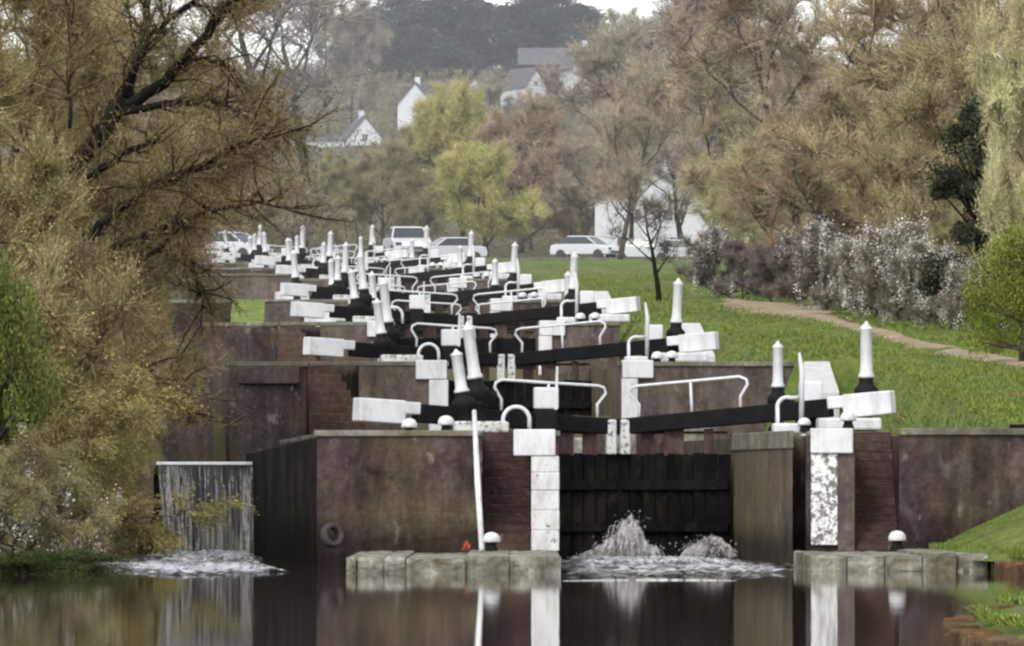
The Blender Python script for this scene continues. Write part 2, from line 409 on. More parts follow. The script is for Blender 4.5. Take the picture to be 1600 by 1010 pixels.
# sandy path across the grass slope
def path_strip():
    cpx = [(1130,470),(1180,476),(1230,486),(1290,500),(1350,515),(1420,535),(1500,553),(1600,570),(1700,582)]
    pr = [(a,b) for a,b in PROF]
    v = []; f = []
    P = []
    for px, py in cpx:
        D = interp(-py, [-b for _,b in pr], [a for a,_ in pr]); P.append(Vector((PX(px,D), D, 0)))
    n = 0; pts = []
    for i in range(len(P)-1):
        for k in range(6): pts.append(P[i].lerp(P[i+1], k/6))
    rnd = random.Random(2)
    for i, p in enumerate(pts):
        d = (pts[min(i+1,len(pts)-1)]-pts[max(i-1,0)]).normalized(); s = Vector((-d.y, d.x, 0))
        wd = .75+rnd.uniform(-.3,.3)+ (1.2 if 5 < i < 15 else 0)
        for k in range(-3, 4):
            q = p+s*wd*k/3; v.append((q.x, q.y, ground(q.x, q.y)+.09-.012*k*k))
    for i in range(len(pts)-1):
        for k in range(6): a = i*7+k; f.append((a, a+1, a+8, a+7))
    m = MB(); m.add(v, f, True); tag(m.build('path', M['path']), kind='structure')
path_strip()
# left bank at the pool
m = MB()
v = []; f = []
lb = [(100,-7.2),(150,-8.8),(178,-9.2),(190,-8.9),(200,-8.7),(215,-8.5),(232,-8.4)]
ys = np.arange(100, 246, 4); offs = [0,.2,.6,1.2,2,3.5,6,12,30,100,900]
for y in ys:
    x0 = interp(y, [a for a,_ in lb], [b for _,b in lb])
    for o_ in offs: v.append((x0-o_, float(y), .05-(.6 if o_ == 0 else 0)+min(2.6, o_*.42)))
n = len(offs)
for j in range(len(ys)-1):
    for i in range(n-1): f.append((j*n+i+1, j*n+i, (j+1)*n+i, (j+1)*n+i+1))
m.add(v, f, True); tag(m.build('left_bank', M['soil']), kind='structure')

# ------------------------------------------------------------------ nearest lock: walls
wallA = thing('lock_wall', (0,0,0), 'dark purple brick tail wall of the nearest lock, left of its gates, tyre at its foot', 'lock wall', group='tail walls of the locks')
m = MB()
m.prism([(-3.91,200),(-.60,200),(-.60,204.6),(.38,204.6),(.38,200),(.93,200),(-.20,214),(-1.9,240),(-5.6,240),(-3.91,205)], -1.2, 2.60)
m.build('wall_face', M['wall_purple'], wallA)
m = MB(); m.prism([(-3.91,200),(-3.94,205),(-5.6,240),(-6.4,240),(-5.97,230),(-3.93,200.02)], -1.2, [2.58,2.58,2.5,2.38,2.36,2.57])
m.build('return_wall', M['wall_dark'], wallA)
m = MB()
m.prism([(-3.96,199.94),(-.62,199.94),(-.62,200.6),(-3.98,200.6)], 2.60, 2.72)
m.prism([(.40,199.94),(.97,199.94),(-.17,214),(-.75,214)], 2.60, 2.71)
m.prism([(-.62,200.62),(-.62,205.3),(.30,205.3),(-.78,214),(-1.9,240),(-5.6,240),(-3.98,206),(-3.98,200.62)], 2.60, 2.70)
m.build('coping', M['coping'], wallA, bevel=.02)
m = MB(); m.box(.03,.87,199.88,200.5,2.21,2.74); m.build('painted_quoin', M['white'], wallA, bevel=.025)
m = MB(); zs = [.30,.72,1.12,1.52,1.88,2.205]
for i in range(5): m.box(.385,.945+.006*(i%2),199.90+.006*((i*7)%3),200.4,zs[i],zs[i+1]-.001)
m.build('painted_quoin', M['white_chipped'], wallA, bevel=.02)
m = MB()
for i in range(13):
    z0 = .3+i*.185; y0 = 200.15+i*.33
    m.box(-.598+.004*(i%2),.378-.004*(i%2), y0, 204.7+.01*i, z0, z0+.18)
m.build('steps', M['brick_red'], wallA, bevel=.02)
m = MB()   # bright worn nosings read as lines
for i in range(13):
    z0 = .3+i*.185; y0 = 200.12+i*.33; m.box(-.59,.37,y0+.02,y0+.2,z0+.16,z0+.192)
m.build('step_nosing', M['plank_brown'], wallA, bevel=.01)

wallB = thing('lock_wall', (0,0,0), 'brick tail wall right of the nearest gates with flaked white quoin and grass bank at its foot', 'lock wall', group='tail walls of the locks')
m = MB()
m.prism([(4.73,214),(5.62,200.5),(5.62,201.6),(5.90,201.6),(5.90,200.0),(6.87,200.0),(6.87,204.6),(7.76,204.6),(7.76,200.0),(9.2,200.05),(12,200.6),(17,202.4),(24,206),(24,208),(9,208),(7.2,214),(4.9,240),(3.0,240)], -1.2, 2.62)
m.build('wall_face', M['wall_purple'], wallB)
m = MB(); m.prism([(4.70,214),(5.60,200.45),(5.63,200.45),(5.63,201.0),(4.80,214)], -1.1, 2.63)
m.build('chamber_side', M['wall_inner'], wallB)
m = MB(); m.prism([(4.66,214.02),(5.57,200.40),(5.66,200.40),(5.66,201.1),(4.9,214.02)], 2.36, 2.72); m.prism([(5.91,199.93),(6.85,199.93),(6.85,200.8),(5.91,200.8)], 2.63, 2.70)
m.prism([(7.78,199.93),(9.2,199.97),(12,200.5),(17,202.3),(24,205.9),(24,207),(17,203.2),(12,201.4),(7.78,200.9)], 2.625, 2.76)
m.build('coping', M['coping'], wallB, bevel=.02)
m = MB(); m.box(5.98,6.83,199.88,200.4,2.26,2.76); m.build('painted_quoin', M['white'], wallB, bevel=.025)
m = MB(); m.box(5.99,6.52,199.94,200.3,.42,2.255); m.build('painted_quoin', M['white_flaked'], wallB, bevel=.02)
m = MB(); m.box(6.525,6.86,199.97,200.3,.3,2.25); m.build('brick_pier', M['wall_conc2'], wallB)
m = MB()
for i in range(13):
    z0 = .3+i*.185; y0 = 200.15+i*.33; m.box(6.873+.004*(i%2),7.757-.004*(i%2), y0, 204.7+.01*i, z0, z0+.18)
m.build('steps', M['brick_red'], wallB, bevel=.02)
m = MB()
for i in range(13):
    z0 = .3+i*.185; y0 = 200.12+i*.33; m.box(6.88,7.75,y0+.02,y0+.2,z0+.16,z0+.192)
m.build('step_nosing', M['plank_brown'], wallB, bevel=.01)

from mathutils import noise as mnoise
def rough_box(m, x0,x1,y0,y1,z0,z1, seed=0, amp=.05, cell=.12, cy=1.0):
    import itertools
    nx = max(2,int((x1-x0)/cell)); ny = max(2,int((y1-y0)/cy)); nz = max(2,int((z1-z0)/cell)); idx = {}; vs = []; fs = []
    def vid(i,j,k):
        if (i,j,k) not in idx:
            p = Vector((x0+(x1-x0)*i/nx, y0+(y1-y0)*j/ny, z0+(z1-z0)*k/nz))
            ex = (1-abs(2*i/nx-1)); ez = (1-abs(2*k/nz-1))
            q = Vector((p.x*2.2+seed*3.3, p.y*.8, p.z*3+seed)); n1 = mnoise.noise(q); n2 = mnoise.noise(q*3.1)
            d = Vector((n2*.4 if i in (0,nx) else 0, (n1+.5*n2)*1.3, (n1*.6+n2*.5)))*amp
            if j == 0 and (i in (0,nx) or k == nz): d.y += amp*.35
            if k == nz and i in (0,nx): d.z -= amp*.25
            idx[(i,j,k)] = len(vs); vs.append(p+d)
        return idx[(i,j,k)]
    for i in range(nx):
        for k in range(nz): fs.append((vid(i,0,k),vid(i+1,0,k),vid(i+1,0,k+1),vid(i,0,k+1))); fs.append((vid(i+1,ny,k),vid(i,ny,k),vid(i,ny,k+1),vid(i+1,ny,k+1)))
    for i in range(nx):
        for j in range(ny): fs.append((vid(i,j,nz),vid(i+1,j,nz),vid(i+1,j+1,nz),vid(i,j+1,nz)))
    for j in range(ny):
        for k in range(nz): fs.append((vid(0,j+1,k),vid(0,j,k),vid(0,j,k+1),vid(0,j+1,k+1))); fs.append((vid(nx,j,k),vid(nx,j+1,k),vid(nx,j+1,k+1),vid(nx,j,k+1)))
    m.add(vs, fs, False)
# landing ledges of big irregular stones
def ledge(name, xs, yf, yb, ztop, label, seed, skew=0):
    rnd = random.Random(seed); t = thing(name, (xs[0], yf, 0), label, 'stone landing')
    x0 = 0
    for i in range(len(xs)-1):
        a = xs[i]-xs[0]; b = xs[i+1]-xs[0]
        dz = rnd.uniform(-.04,.02); m = MB()
        rough_box(m, a+.008, b-.008, rnd.uniform(-.25,.35), yb-yf, -.3, ztop+dz, seed+i, .038, .06, 1.5)
        o = m.build('edge_stone', M['ledge'], t)
    m = MB(); m.box(.05, xs[-1]-xs[0]-.05, .9, yb-yf-.01, -.6, ztop-.10); m.build('foundation', M['wall_dark'], t)
    return t
ledge('landing_stage', [-3.05,-2.85,-2.35,-1.95,-.85,-.05,.90], 183, 199.85, .30, 'long mossy stone landing stage at the water under the left tail wall', 5)
ledge('landing_stage', [5.62,6.3,7.0,7.7,8.35,8.95], 187.5, 199.85, .33, 'pale stone landing stage under the right tail wall with one bollard', 8)

# weir and return
t = thing('weir', (-7.1,230,0), 'bywash weir with a curtain of falling water left of the nearest lock', 'weir')
m = MB(); rnd = random.Random(1)
nx_, nz_ = 60, 14; v = []; f = []
for j in range(nz_+1):
    for i in range(nx_+1):
        q = i/nx_; z = 2.10*(1-j/nz_); x = -1.05+2.22*q
        v.append((x+.25*(1-q)*(j/nz_)*.6, -.25-(j/nz_)**2*.35-.05*math.sin(i*1.7)*j/nz_-rnd.uniform(0,.03), z))
for j in range(nz_):
    for i in range(nx_): a = j*(nx_+1)+i; f.append((a, a+nx_+1, a+nx_+2, a+1))
m.add(v, f, True); m.build('falling_water', M['fall'], t)
rq = np.random.RandomState(4); Q = []
for k in range(130):
    q = rq.rand() if k%3 else rq.choice([rq.rand()*.28, .88+rq.rand()*.12]); x = -1.02+2.16*q; u0 = rq.rand()**2*.9; u1 = min(1, u0+rq.uniform(.1,.6)); w0 = rq.uniform(.003,.016)*(1.6 if q < .25 or q > .9 else 1); prev = None
    for i in range(9):
        u = u0+(u1-u0)*i/8; p = np.array([x+.15*(1-q)*u+.012*math.sin(u*9+k), -.34-u*u*.38-.02*rq.rand(), 2.10*(1-u)+.0]); s_ = np.array([w0*math.sin(math.pi*(i+.6)/9.2),0,0])
        if prev is not None: Q.append([prev[0]-prev[1], prev[0]+prev[1], p+s_, p-s_])
        prev = (p, s_)
sm_ = quads_mesh('water_strands', np.array(Q), M['spray']); o = bpy.data.objects.new('water_strands', sm_); COL.objects.link(o); o.parent = t
m = MB(); m.box(-1.08,1.13,-.30,.3,2.085,2.16); m.build('crest', M['white'], t, bevel=.02)
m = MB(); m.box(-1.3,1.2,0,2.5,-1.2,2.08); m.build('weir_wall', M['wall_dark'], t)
m = MB(); m.box(-3.4,-1.15,-.2,2.4,-1.2,2.05); m.build('side_wall', M['wall_conc2'], t)
m = MB(); m.add([(-8.3,230,2.11),(-5.9,230,2.11),(-5.2,268,2.11),(-9.5,268,2.11)], [(0,1,2,3)]); tag(m.build('water', M['pound']), kind='structure')

def foam(name, outline, z, mat, seed, amp=.05, label=None):
    """bumpy sheet over a star-shaped outline"""
    rnd = random.Random(seed); cx = sum(p[0] for p in outline)/len(outline); cy = sum(p[1] for p in outline)/len(outline)
    nr, na = 16, 96; v = [(cx,cy,z+amp)]; f = []
    m = len(outline)
    for r in range(1, nr+1):
        for a in range(na):
            q = a/na*m; i = int(q); tq = q-i; p0 = outline[i%m]; p1 = outline[(i+1)%m]
            ex = p0[0]+(p1[0]-p0[0])*tq; ey = p0[1]+(p1[1]-p0[1])*tq; s = r/nr
            jit = 1+(rnd.uniform(-.10,.10) if r == nr else 0)
            v.append((cx+(ex-cx)*s*jit, cy+(ey-cy)*s*jit, z+(rnd.uniform(0,amp) if r < nr else -.004)))
    for a in range(na): f.append((0, 1+a, 1+(a+1)%na))
    for r in range(nr-1):
        for a in range(na):
            b = 1+r*na; f.append((b+a, b+na+a, b+na+(a+1)%na, b+(a+1)%na))
    mm = MB(); mm.add(v, f, True); o = mm.build(name, mat)
    at = o.data.attributes.new('edge', 'FLOAT', 'POINT'); at.data.foreach_set('value', [0.0]+[max(0, (r/nr-.45)/.55)**1.5 for r in range(1, nr+1) for a in range(na)])
    return tag(o, kind='structure')
foam('foam', [(-8.3,229),(-5.9,229),(-5.4,215),(-4.9,200),(-4.2,186),(-5.2,178),(-6.5,180),(-7.4,188),(-9.0,192),(-8.6,205)], .012, M['foam'], 3, .07)
foam('foam', [(-7.9,229.4),(-6.0,229.4),(-5.6,218),(-5.4,205),(-6.3,196),(-7.6,204),(-8.1,215)], .05, M['foam'], 6, .12)
foam('foam', [(-.1,213.5),(4.7,213.5),(5.3,205),(5.6,198),(5.6,186),(4.6,178),(2.9,172),(1.0,176),(.98,190),(.9,200)], .012, M['foam_thin'], 4, .07)
foam('foam', [(1.2,212),(3.4,212),(4.6,206),(4.4,198),(2.8,195),(1.3,199)], .05, M['foam'], 9, .10)
# thin bright ripple rim at the downstream edge of the churned water
m = MB(); pts = [W(880+i*30, 760+HC*F/(168.5+1.6*math.sin(i*.32)), 168.5+1.6*math.sin(i*.32)) for i in range(10)]
pts = [(p.x, p.y, .004) for p in pts]; m.tube(pts, [.004,.010,.016,.012,.018,.020,.014,.018,.010,.004], 5); tag(m.build('foam', M['white_worn']), kind='structure')

# leak jets through the gate
def mound(name, loc, rx, ry, h, lean, seed, label, pw=1.6):
    v = []; f = []; nr, na = 22, 40
    for j in range(nr+1):
        s = j/nr; r = (1-s)
        for a in range(na):
            an = 2*math.pi*a/na; q = Vector((math.cos(an)*2+seed, math.sin(an)*2, s*3.5)); n_ = mnoise.noise(q)*.35+mnoise.noise(q*3)*.25
            rr = r**(1/pw)*(1+n_*(.4+s)) if s < 1 else 0
            v.append((rx*rr*math.cos(an)*(1.25-.55*s)+lean*s, ry*rr*math.sin(an), h*s*(1+.12*n_)-.04))
    for j in range(nr):
        for a in range(na): f.append((j*na+a, j*na+(a+1)%na, (j+1)*na+(a+1)%na, (j+1)*na+a))
    m = MB(); m.add(v, f, True); o = m.build(name, M['boil']); o.location = loc; tag(o, label, 'boiling water'); return o
M['boil'] = mat_foam('boiling_water', .34, .60, 2.6, (1.4,1,.55), (.10,.095,.09), (.50,.49,.49))
mound('water_boil', (2.42,211.3,0), .62, .40, 1.05, .10, 3, 'solid white heart of the tall spout before the dark gates', 1.25)
mound('water_boil', (1.75,211.4,0), .55, .35, .42, .2, 8, 'low shoulder of churned water left of the tall spout', 1.6)
mound('water_boil', (4.15,211.5,0), .62, .40, .58, .12, 5, 'rounded grey hump of water beside the right chamber wall', 2.4)
def jets(name, label, origins, seed, loc):
    rnd = np.random.RandomState(seed); Q = []
    for (ox, oy, vx, vz, spread, n, g) in origins:
        for k in range(n):
            a = vx+rnd.randn()*spread; b = vz*rnd.uniform(.35,1.0)**.7; vy = -abs(rnd.randn())*.7-.2
            T = 2*b/g; nseg = 9; t0 = rnd.uniform(0,.7)*T; t1 = min(T, t0+rnd.uniform(.12,.35)*T)
            wd = rnd.uniform(.008,.028); prev = None; jx = rnd.randn()*.05
            for i in range(nseg+1):
                t = t0+(t1-t0)*i/nseg; p = np.array([ox+jx+a*t, oy+vy*t, b*t-.5*g*t*t])
                if prev is not None:
                    s = np.array([wd,0,wd*.3])*(1.0 if i < nseg else .5); Q.append([prev-s, prev+s, p+s, p-s])
                prev = p
        for k in range(n):   # droplets
            a = vx+rnd.randn()*spread*1.4; b = vz*rnd.uniform(.3,1.1); T = 2*b/g; t = rnd.uniform(0,T); vy = -abs(rnd.randn())*.9
            p = np.array([ox+a*t+rnd.randn()*.06, oy+vy*t, b*t-.5*g*t*t+rnd.uniform(0,.06)]); s = rnd.uniform(.006,.022)
            u = rnd.randn(3); u /= np.linalg.norm(u); w_ = np.cross(u, rnd.randn(3)); w_ /= np.linalg.norm(w_)
            Q.append([p-u*s-w_*s, p+u*s-w_*s, p+u*s+w_*s, p-u*s+w_*s])
    me = quads_mesh(name, np.array(Q), M['spray']); o = bpy.data.objects.new(name, me); COL.objects.link(o); o.location = loc
    tag(o, label, 'water spray')
jets('water_jet', 'tall white spout of water boiling up before the dark gates', [(0,0,.05,4.2,.22,500,9.8),(-.25,0,-.30,3.1,.3,420,9.8),(.3,0,.25,2.6,.4,380,9.8),(-.7,0,-.5,1.7,.5,260,9.8)], 2, (2.45,211.3,.02))
jets('water_jet', 'low arching spray of water beside the right chamber wall', [(0,0,-1.5,2.9,.35,520,9.8),(-.1,0,-.9,2.7,.5,420,9.8),(-.5,0,-.5,1.8,.6,250,9.8)], 5, (4.55,211.3,.02))
m = MB(); m.box(1.38,2.15,211.6,212.0,-.3,.30); tag(m.build('sunken_timber', M['plank'], bevel=.04), 'dark squared timber lying in the churned water left of the spout', 'timber')

# ------------------------------------------------------------------ reusable lock furniture
def make_stand():
    t = thing('paddle_stand', (0,0,0), 'x', 'paddle gear')
    m = MB(); m.lathe([(.24,0),(.25,.08),(.17,.16),(.13,.35),(.15,.55),(.23,.72),(.27,.84),(.25,.95),(.17,1.02),(.15,1.12),(.17,1.18)], seg=18)
    m.bar((0,-.0,.82),(.42,-.02,.80),.09,.09); m.build('pedestal', M['black_iron'], t)
    m = MB(); m.lathe([(.17,1.17),(.175,1.22),(.135,1.30),(.125,1.5),(.125,2.22),(.14,2.24),(.14,2.27),(.05,2.36),(.02,2.42)], seg=16)
    m.build('casing', M['white'], t)
    return t
STAND = make_stand(); stand_used = [False]
def stand(loc, label, rotz=0, h=1.0, wd=1.0, tilt=(0,0), group=None):
    if not stand_used[0]: o = STAND; stand_used[0] = True
    else: o = copy_tree(STAND)
    o.location = loc; o.rotation_euler = (tilt[0], tilt[1], rotz); o.scale = (wd, wd, h); tag(o, label, group=group or 'tall white paddle stands along the locks'); return o
def make_bollard():
    t = thing('bollard', (0,0,0), 'x', 'bollard')
    m = MB(); m.lathe([(.13,0),(.12,.05),(.09,.12),(.10,.17)], seg=16); m.build('stem', M['black_iron'], t)
    m = MB(); m.lathe([(.10,.165),(.17,.17),(.175,.20),(.165,.27),(.12,.335),(.05,.365),(.01,.37)], seg=18); m.build('cap', M['white'], t)
    return t
BOLL = make_bollard(); boll_used = [False]
def bollard(loc, label, s=1.0):
    o = BOLL if not boll_used[0] else copy_tree(BOLL); boll_used[0] = True
    o.location = loc; o.scale = (s,s,s); tag(o, label, group='white capped mooring bollards'); return o

def arc(c, r, a0, a1, n, plane='xz'):
    return [(c[0]+r*math.cos(R(a0+(a1-a0)*i/n)), c[1], c[2]+r*math.sin(R(a0+(a1-a0)*i/n))) for i in range(n+1)]

def gate(Mx, rot, side, L, label, full=True, beam_w=(.14,.55), cab=False, railmid=1.0):
    """side -1 left leaf, +1 right leaf; local origin at the mitre on coping level"""
    t = thing('lock_gate', Mx @ Vector((side*2.38,-.85,0)), label, 'lock gate', rotz=rot, group='pairs of mitre gates up the flight')
    off = Vector((-side*2.38,.85,0))        # mitre in local coords of the thing
    def P(u, w_, dv=0): return Vector((side*u, -.357*u+dv, w_))+off
    m = MB()   # planks
    n = 9
    for i in range(n):
        a = 2.36*i/n; b = 2.36*(i+1)/n-.012
        m.bar(P((a+b)/2,-3.6,.02*(i%2)), P((a+b)/2,-.42-.015*(i%3),.02*(i%2)), (b-a), .16)
    m.build('gate_leaf', M['plank'], t)
    m = MB()
    for w_ in (-3.0,-2.0,-1.1): m.bar(P(.05,w_,-.12), P(2.3,w_,-.12), .1, .2)
    m.build('cross_rail', M['plank'], t)
    # balance beam
    bl = 5.72; wb0, wb1 = beam_w
    def B(u): return wb0+(wb1-wb0)*u/bl
    m = MB(); m.bar(P(.02,B(.02)), P(4.45,B(4.45)), .34,.34,.38,.40); beam = m.build('balance_beam', M['black'], t, bevel=.03)
    m = MB(); m.bar(P(4.72,B(4.72)+.0), P(bl,B(bl)), .44,.50,.44,.50); m.bar(P(4.40,B(4.4)+.10), P(4.73,B(4.73)+.10), .44,.26,.44,.26)
    m.build('painted_end', M['white'], beam, bevel=.03)
    # heads of the posts standing between leaf and beam
    m = MB(); m.bar(P(.15,-.45,-.1), P(.15,.30,-.1), .22,.22); m.build('mitre_post', M['white_worn'], t, bevel=.03)
    for u, wd in ((.62,.30),(1.18,.42),(1.9,.2)):
        m = MB(); m.bar(P(u,-.48,.06), P(u,.10,.06), wd, .1); m.build('post', M['plank_brown'], t, bevel=.01)
    m = MB(); m.bar(P(.1,.02,.5), P(2.3,.02,.5), .4,.06); m.build('walkway', M['plank_brown'], t)
    # handrail with cranked ends
    a, b = (.38, 2.66)
    top0, top1 = 1.02, 1.02+railmid*.12
    pts = [P(a+.06,.2), P(a+.07,.62), P(a-.12,.86), P(a-.08,.98), P(a+.05,top0), P((a+b)/2,(top0+top1)/2), P(b-.12,top1), P(b+.02,top1-.06), P(b+.05,top1-.16), P(b-.10,top1-.42), P(b-.09,.34)]
    m = MB(); m.tube(pts, .033, 8); m.tube([P((a+b)/2,(top0+top1)/2), P((a+b)/2+.04,.25)], .03, 8)
    m.build('handrail', M['sky_rail'], t)
    if cab:
        m = MB(); m.bar(P(1.60,.05,-.25), P(1.60,.52,-.25), .46,.36); m.build('paddle_gear', M['black_iron'], t, bevel=.03)
        m = MB(); m.bar(P(1.60,.52,-.25), P(1.60,.98,-.25), .52,.36); m.build('paddle_box', M['white'], t, bevel=.03)
        m = MB(); m.bar(P(1.40,.5,-.48), P(1.37,1.42,-.48), .075,.06,.05,.05); m.build('paddle_rod', M['white'], t, bevel=.01)
    return t

def safety_hoop(loc, rot, label, wd=.56, h=.55, full=True, r=.045):
    t = thing('safety_hoop', loc, label, 'ladder hoop', rotz=rot, group='white ladder hoops at the chamber edge')
    m = MB(); rr = wd/2
    if full: pts = [(-rr,0,0),(-rr,0,h-rr)]+arc((0,0,h-rr),rr,180,0,12)+[(rr,0,0)]
    else: pts = [(-rr,0,-.05),(-rr,0,h-rr)]+arc((0,0,h-rr),rr,180,70,8)+[(rr+.05,0,h+.0)]
    m.tube(pts, r, 10); m.build('hoop', M['white'], t)
    if not full:
        m = MB(); m.tube([(rr+.08,-.05,-.02),(rr+.10,-.05,h+.55),(rr+.04,-.05,h+.95)], [.05,.06,.025], 8); m.build('post', M['white'], t)
    return t

def painted_block(loc, size, rot, label, mat='white'):
    m = MB(); x,y,z = size; m.box(-x/2,x/2,-y/2,y/2,0,z)
    o = m.build('painted_stone', M[mat], bevel=.05); o.location = loc; o.rotation_euler = (0,0,rot)
    return tag(o, label, 'painted stone')

def cabinet(loc, rot, label):
    t = thing('paddle_cabinet', loc, label, 'paddle gear', rotz=rot, group='white boxed paddle gear right of the gates')
    m = MB(); m.box(-.30,.27,-.2,.2,-.02,.60); m.build('iron_frame', M['black_iron'], t, bevel=.02)
    m = MB(); m.box(-.23,.25,-.22,.18,.60,1.09); m.build('gear_box', M['white'], t, bevel=.04)
    return t

NEAR_LAB = {}
for i, L in enumerate(LOCKS):
    rot = R(L['yaw']); Mx = Matrix.Translation((L['X'], L['D'], L['zc'])) @ Matrix.Rotation(rot, 4, 'Z')
    L['M'] = Mx; nm = L['nm']
    bw = (.14,.50); bwr = (.14,.66)
    gate(Mx, rot, -1, L, f'left gate leaf of the {nm}, white end of its balance beam to the left', beam_w=bw, cab=True, railmid=1 if i else 1)
    gate(Mx, rot, 1, L, f'right gate leaf of the {nm}, white end of its balance beam to the right', beam_w=bwr, cab=False, railmid=1.6)
    # candlestick paddle stands
    k = 1.0
    if i == 0:
        stand(Mx @ Vector((-2.98,-1.2,.02)), 'taller of the two leaning paddle stands left of the nearest gates', h=.98, tilt=(0,R(-8)))
        stand(Mx @ Vector((-3.38,-2.4,0)), 'shorter leaning paddle stand left of the nearest gates, closest to the beam', h=.74, tilt=(0,R(-8)), wd=.95)
        stand(Mx @ Vector((5.25,-1.0,.05)), 'pointed paddle stand beside the white beam end right of the nearest lock', h=.97)
        stand(Mx @ Vector((3.42,-.3,.05)), 'paddle stand behind the white hoop right of the nearest gates', h=.80, wd=.85)
        bollard(Mx @ Vector((-4.95,-8,-.08)), 'bollard on the left coping of the nearest lock, outer one with its stem hidden', .95)
        bollard(Mx @ Vector((-4.0,-5,-.02)), 'bollard on the left coping of the nearest lock, just below the beam')
        bollard(Mx @ Vector((4.55,-4,.08)), 'bollard on the right coping of the nearest lock above the white quoin')
        bollard(Mx @ Vector((3.62,-4,.02)), 'small bollard at the foot of the white rod right of the nearest gates', .8)
        bollard(Mx @ Vector((2.0,9,-.12)), 'bollard seen through the gap under the right beam of the nearest gates', 1.05)
    else:
        stand(Mx @ Vector((-3.25,-1.0,.0)), f'taller white paddle stand left of the {nm}', tilt=(0,R(-6 if i < 3 else 3)))
        stand(Mx @ Vector((-3.55,-2.4,-.1)), f'shorter white paddle stand left of the {nm}', h=.8, wd=.95, tilt=(0,R(-7 if i < 3 else 2)))
        stand(Mx @ Vector((4.62 if i == 1 else 3.5,-1.0,.0)), f'white paddle stand right of the {nm}', tilt=(0,R(3)))
        bollard(Mx @ Vector((3.75,-5,-.05)), f'left one of the two bollards right of the {nm}')
        bollard(Mx @ Vector((4.25,-4,-.02)), f'right one of the two bollards right of the {nm}')
        if i > 2: stand(Mx @ Vector((-5.0,3,.0)), f'outermost white paddle stand on the left of the {nm}', h=.9, tilt=(0,R(-4)))
    cabinet(Mx @ Vector((4.02,-1.2,.02)), rot, f'white box on black frame at the right side of the {nm}')
    safety_hoop(Mx @ Vector((-2.36,-2.6,0)), rot, f'white hooped rail on the left edge of the {nm}')
    safety_hoop(Mx @ Vector((3.36,-3.0,0)), rot, f'half hoop and upright white rod on the right edge of the {nm}', wd=.42, h=.75, full=False)
    painted_block(Mx @ Vector((-3.15,-3.2,0)), (1.15,.6,.24), rot, f'white painted stone beside the left hoop of the {nm}', 'white_worn')
    painted_block(Mx @ Vector((3.30,-3.6,-.02)), (.62,.6,.22), rot, f'white painted stone under the half hoop of the {nm}')
    painted_block(Mx @ Vector((4.75,-2.2,.06)), (1.35,.6,.26), rot, f'long white painted stone right of the {nm}, under the boxed gear')
    if i == 0: continue
    if i >= 2:
        M2 = Mx @ Matrix.Translation((.2, 21, .05))
        gate(M2, rot, -1, L, f'left leaf of the upper gates at the head of the {nm}', beam_w=bw, cab=True)
        gate(M2, rot, 1, L, f'right leaf of the upper gates at the head of the {nm}', beam_w=bwr, railmid=1.6)
        stand(M2 @ Vector((-3.3,-1.0,0)), f'white paddle stand left of the upper gates of the {nm}', h=.9, tilt=(0,R(-3)))
        stand(M2 @ Vector((3.5,-1.0,0)), f'white paddle stand right of the upper gates of the {nm}', h=.9)
        painted_block(M2 @ Vector((-4.6,-2.4,0)), (1.5,.7,.3), rot, f'white painted stone left of the upper gates of the {nm}')
        painted_block(M2 @ Vector((4.4,-2.4,0)), (1.4,.7,.3), rot, f'white painted stone right of the upper gates of the {nm}')
    # tail walls
    vf = L['vf']; zb = LOCKS[i-1]['zc']-L['zc']-1.2
    wl = thing('lock_wall', Mx @ Vector((0,0,0)), f'brown concrete tail wall left of the {nm} with curved brick steps at its end', 'lock wall', rotz=rot, group='tail walls of the locks')
    lo = -8.2 if i == 1 else (-8.6 if i == 2 else -10.5)
    m = MB(); m.prism([(-4.75,vf),(-2.36,vf),(-2.36,-.9),(-2.36,16),(-4.75,16)], zb, -.14); m.build('wall_face', M['wall_conc' if i == 1 else 'wall_conc2'], wl)
    m = MB(); m.prism([(lo,vf+.6),(-6.15,vf+.2),(-6.15,vf+3),(-6.4,16),(lo,16)], zb, [-.30,-.16,-.16,-.16,-.30]); m.build('wing_wall', M['wall_conc2' if i in (1,3) else 'wall_purple'], wl)
    m = MB()   # curved brick flight of steps
    n = 9
    for k in range(n):
        z1 = -.16-(k*.21); xe = -5.35+.75*math.sin(k/n*1.5)
        m.prism([(-6.14,vf+.1-.10*k),(xe,vf-.05-.10*k),(xe,vf+.9),(-6.14,vf+.9)], zb, z1)
    m.build('steps', M['brick_red'], wl, bevel=.03)
    m = MB(); m.prism([(-6.14,vf+.95),(-4.76,vf+.95),(-4.76,4),(-6.14,4)], zb, -.15); m.build('wall_back', M['wall_conc2'], wl)
    m = MB(); m.prism([(lo-.05,vf+.52),(-6.10,vf+.1),(-6.10,vf+.8),(lo-.05,vf+1.2)], -.15, -.02); m.prism([(-6.08,vf+.0),(-2.32,vf-.05),(-2.32,vf+.7),(-6.08,vf+.7)], -.135, -.01)
    m.build('coping', M['coping'], wl, bevel=.02)
    if i == 1:
        m = MB(); m.prism([(-8.0,vf+.3),(-6.35,vf+.02),(-6.35,vf+.3),(-8.0,vf+.58)], -.62, -.16); m.build('string_course', M['wall_conc2'], wl, bevel=.03)
    m = MB(); m.box(-3.22,-2.38,vf-.12,vf+.4,-.50,.02); m.build('painted_quoin', M['white'], wl, bevel=.03)
    m = MB(); m.box(-2.86,-2.34,vf-.10,vf+.4,-2.2,-.505); m.build('painted_quoin', M['white'], wl, bevel=.03)
    ro = {1: 8.1, 2: 5.0}.get(i, 5.2)
    wr = thing('lock_wall', Mx @ Vector((0,0,0)), f'stained tail wall right of the {nm} with a white L shaped quoin', 'lock wall', rotz=rot, group='tail walls of the locks')
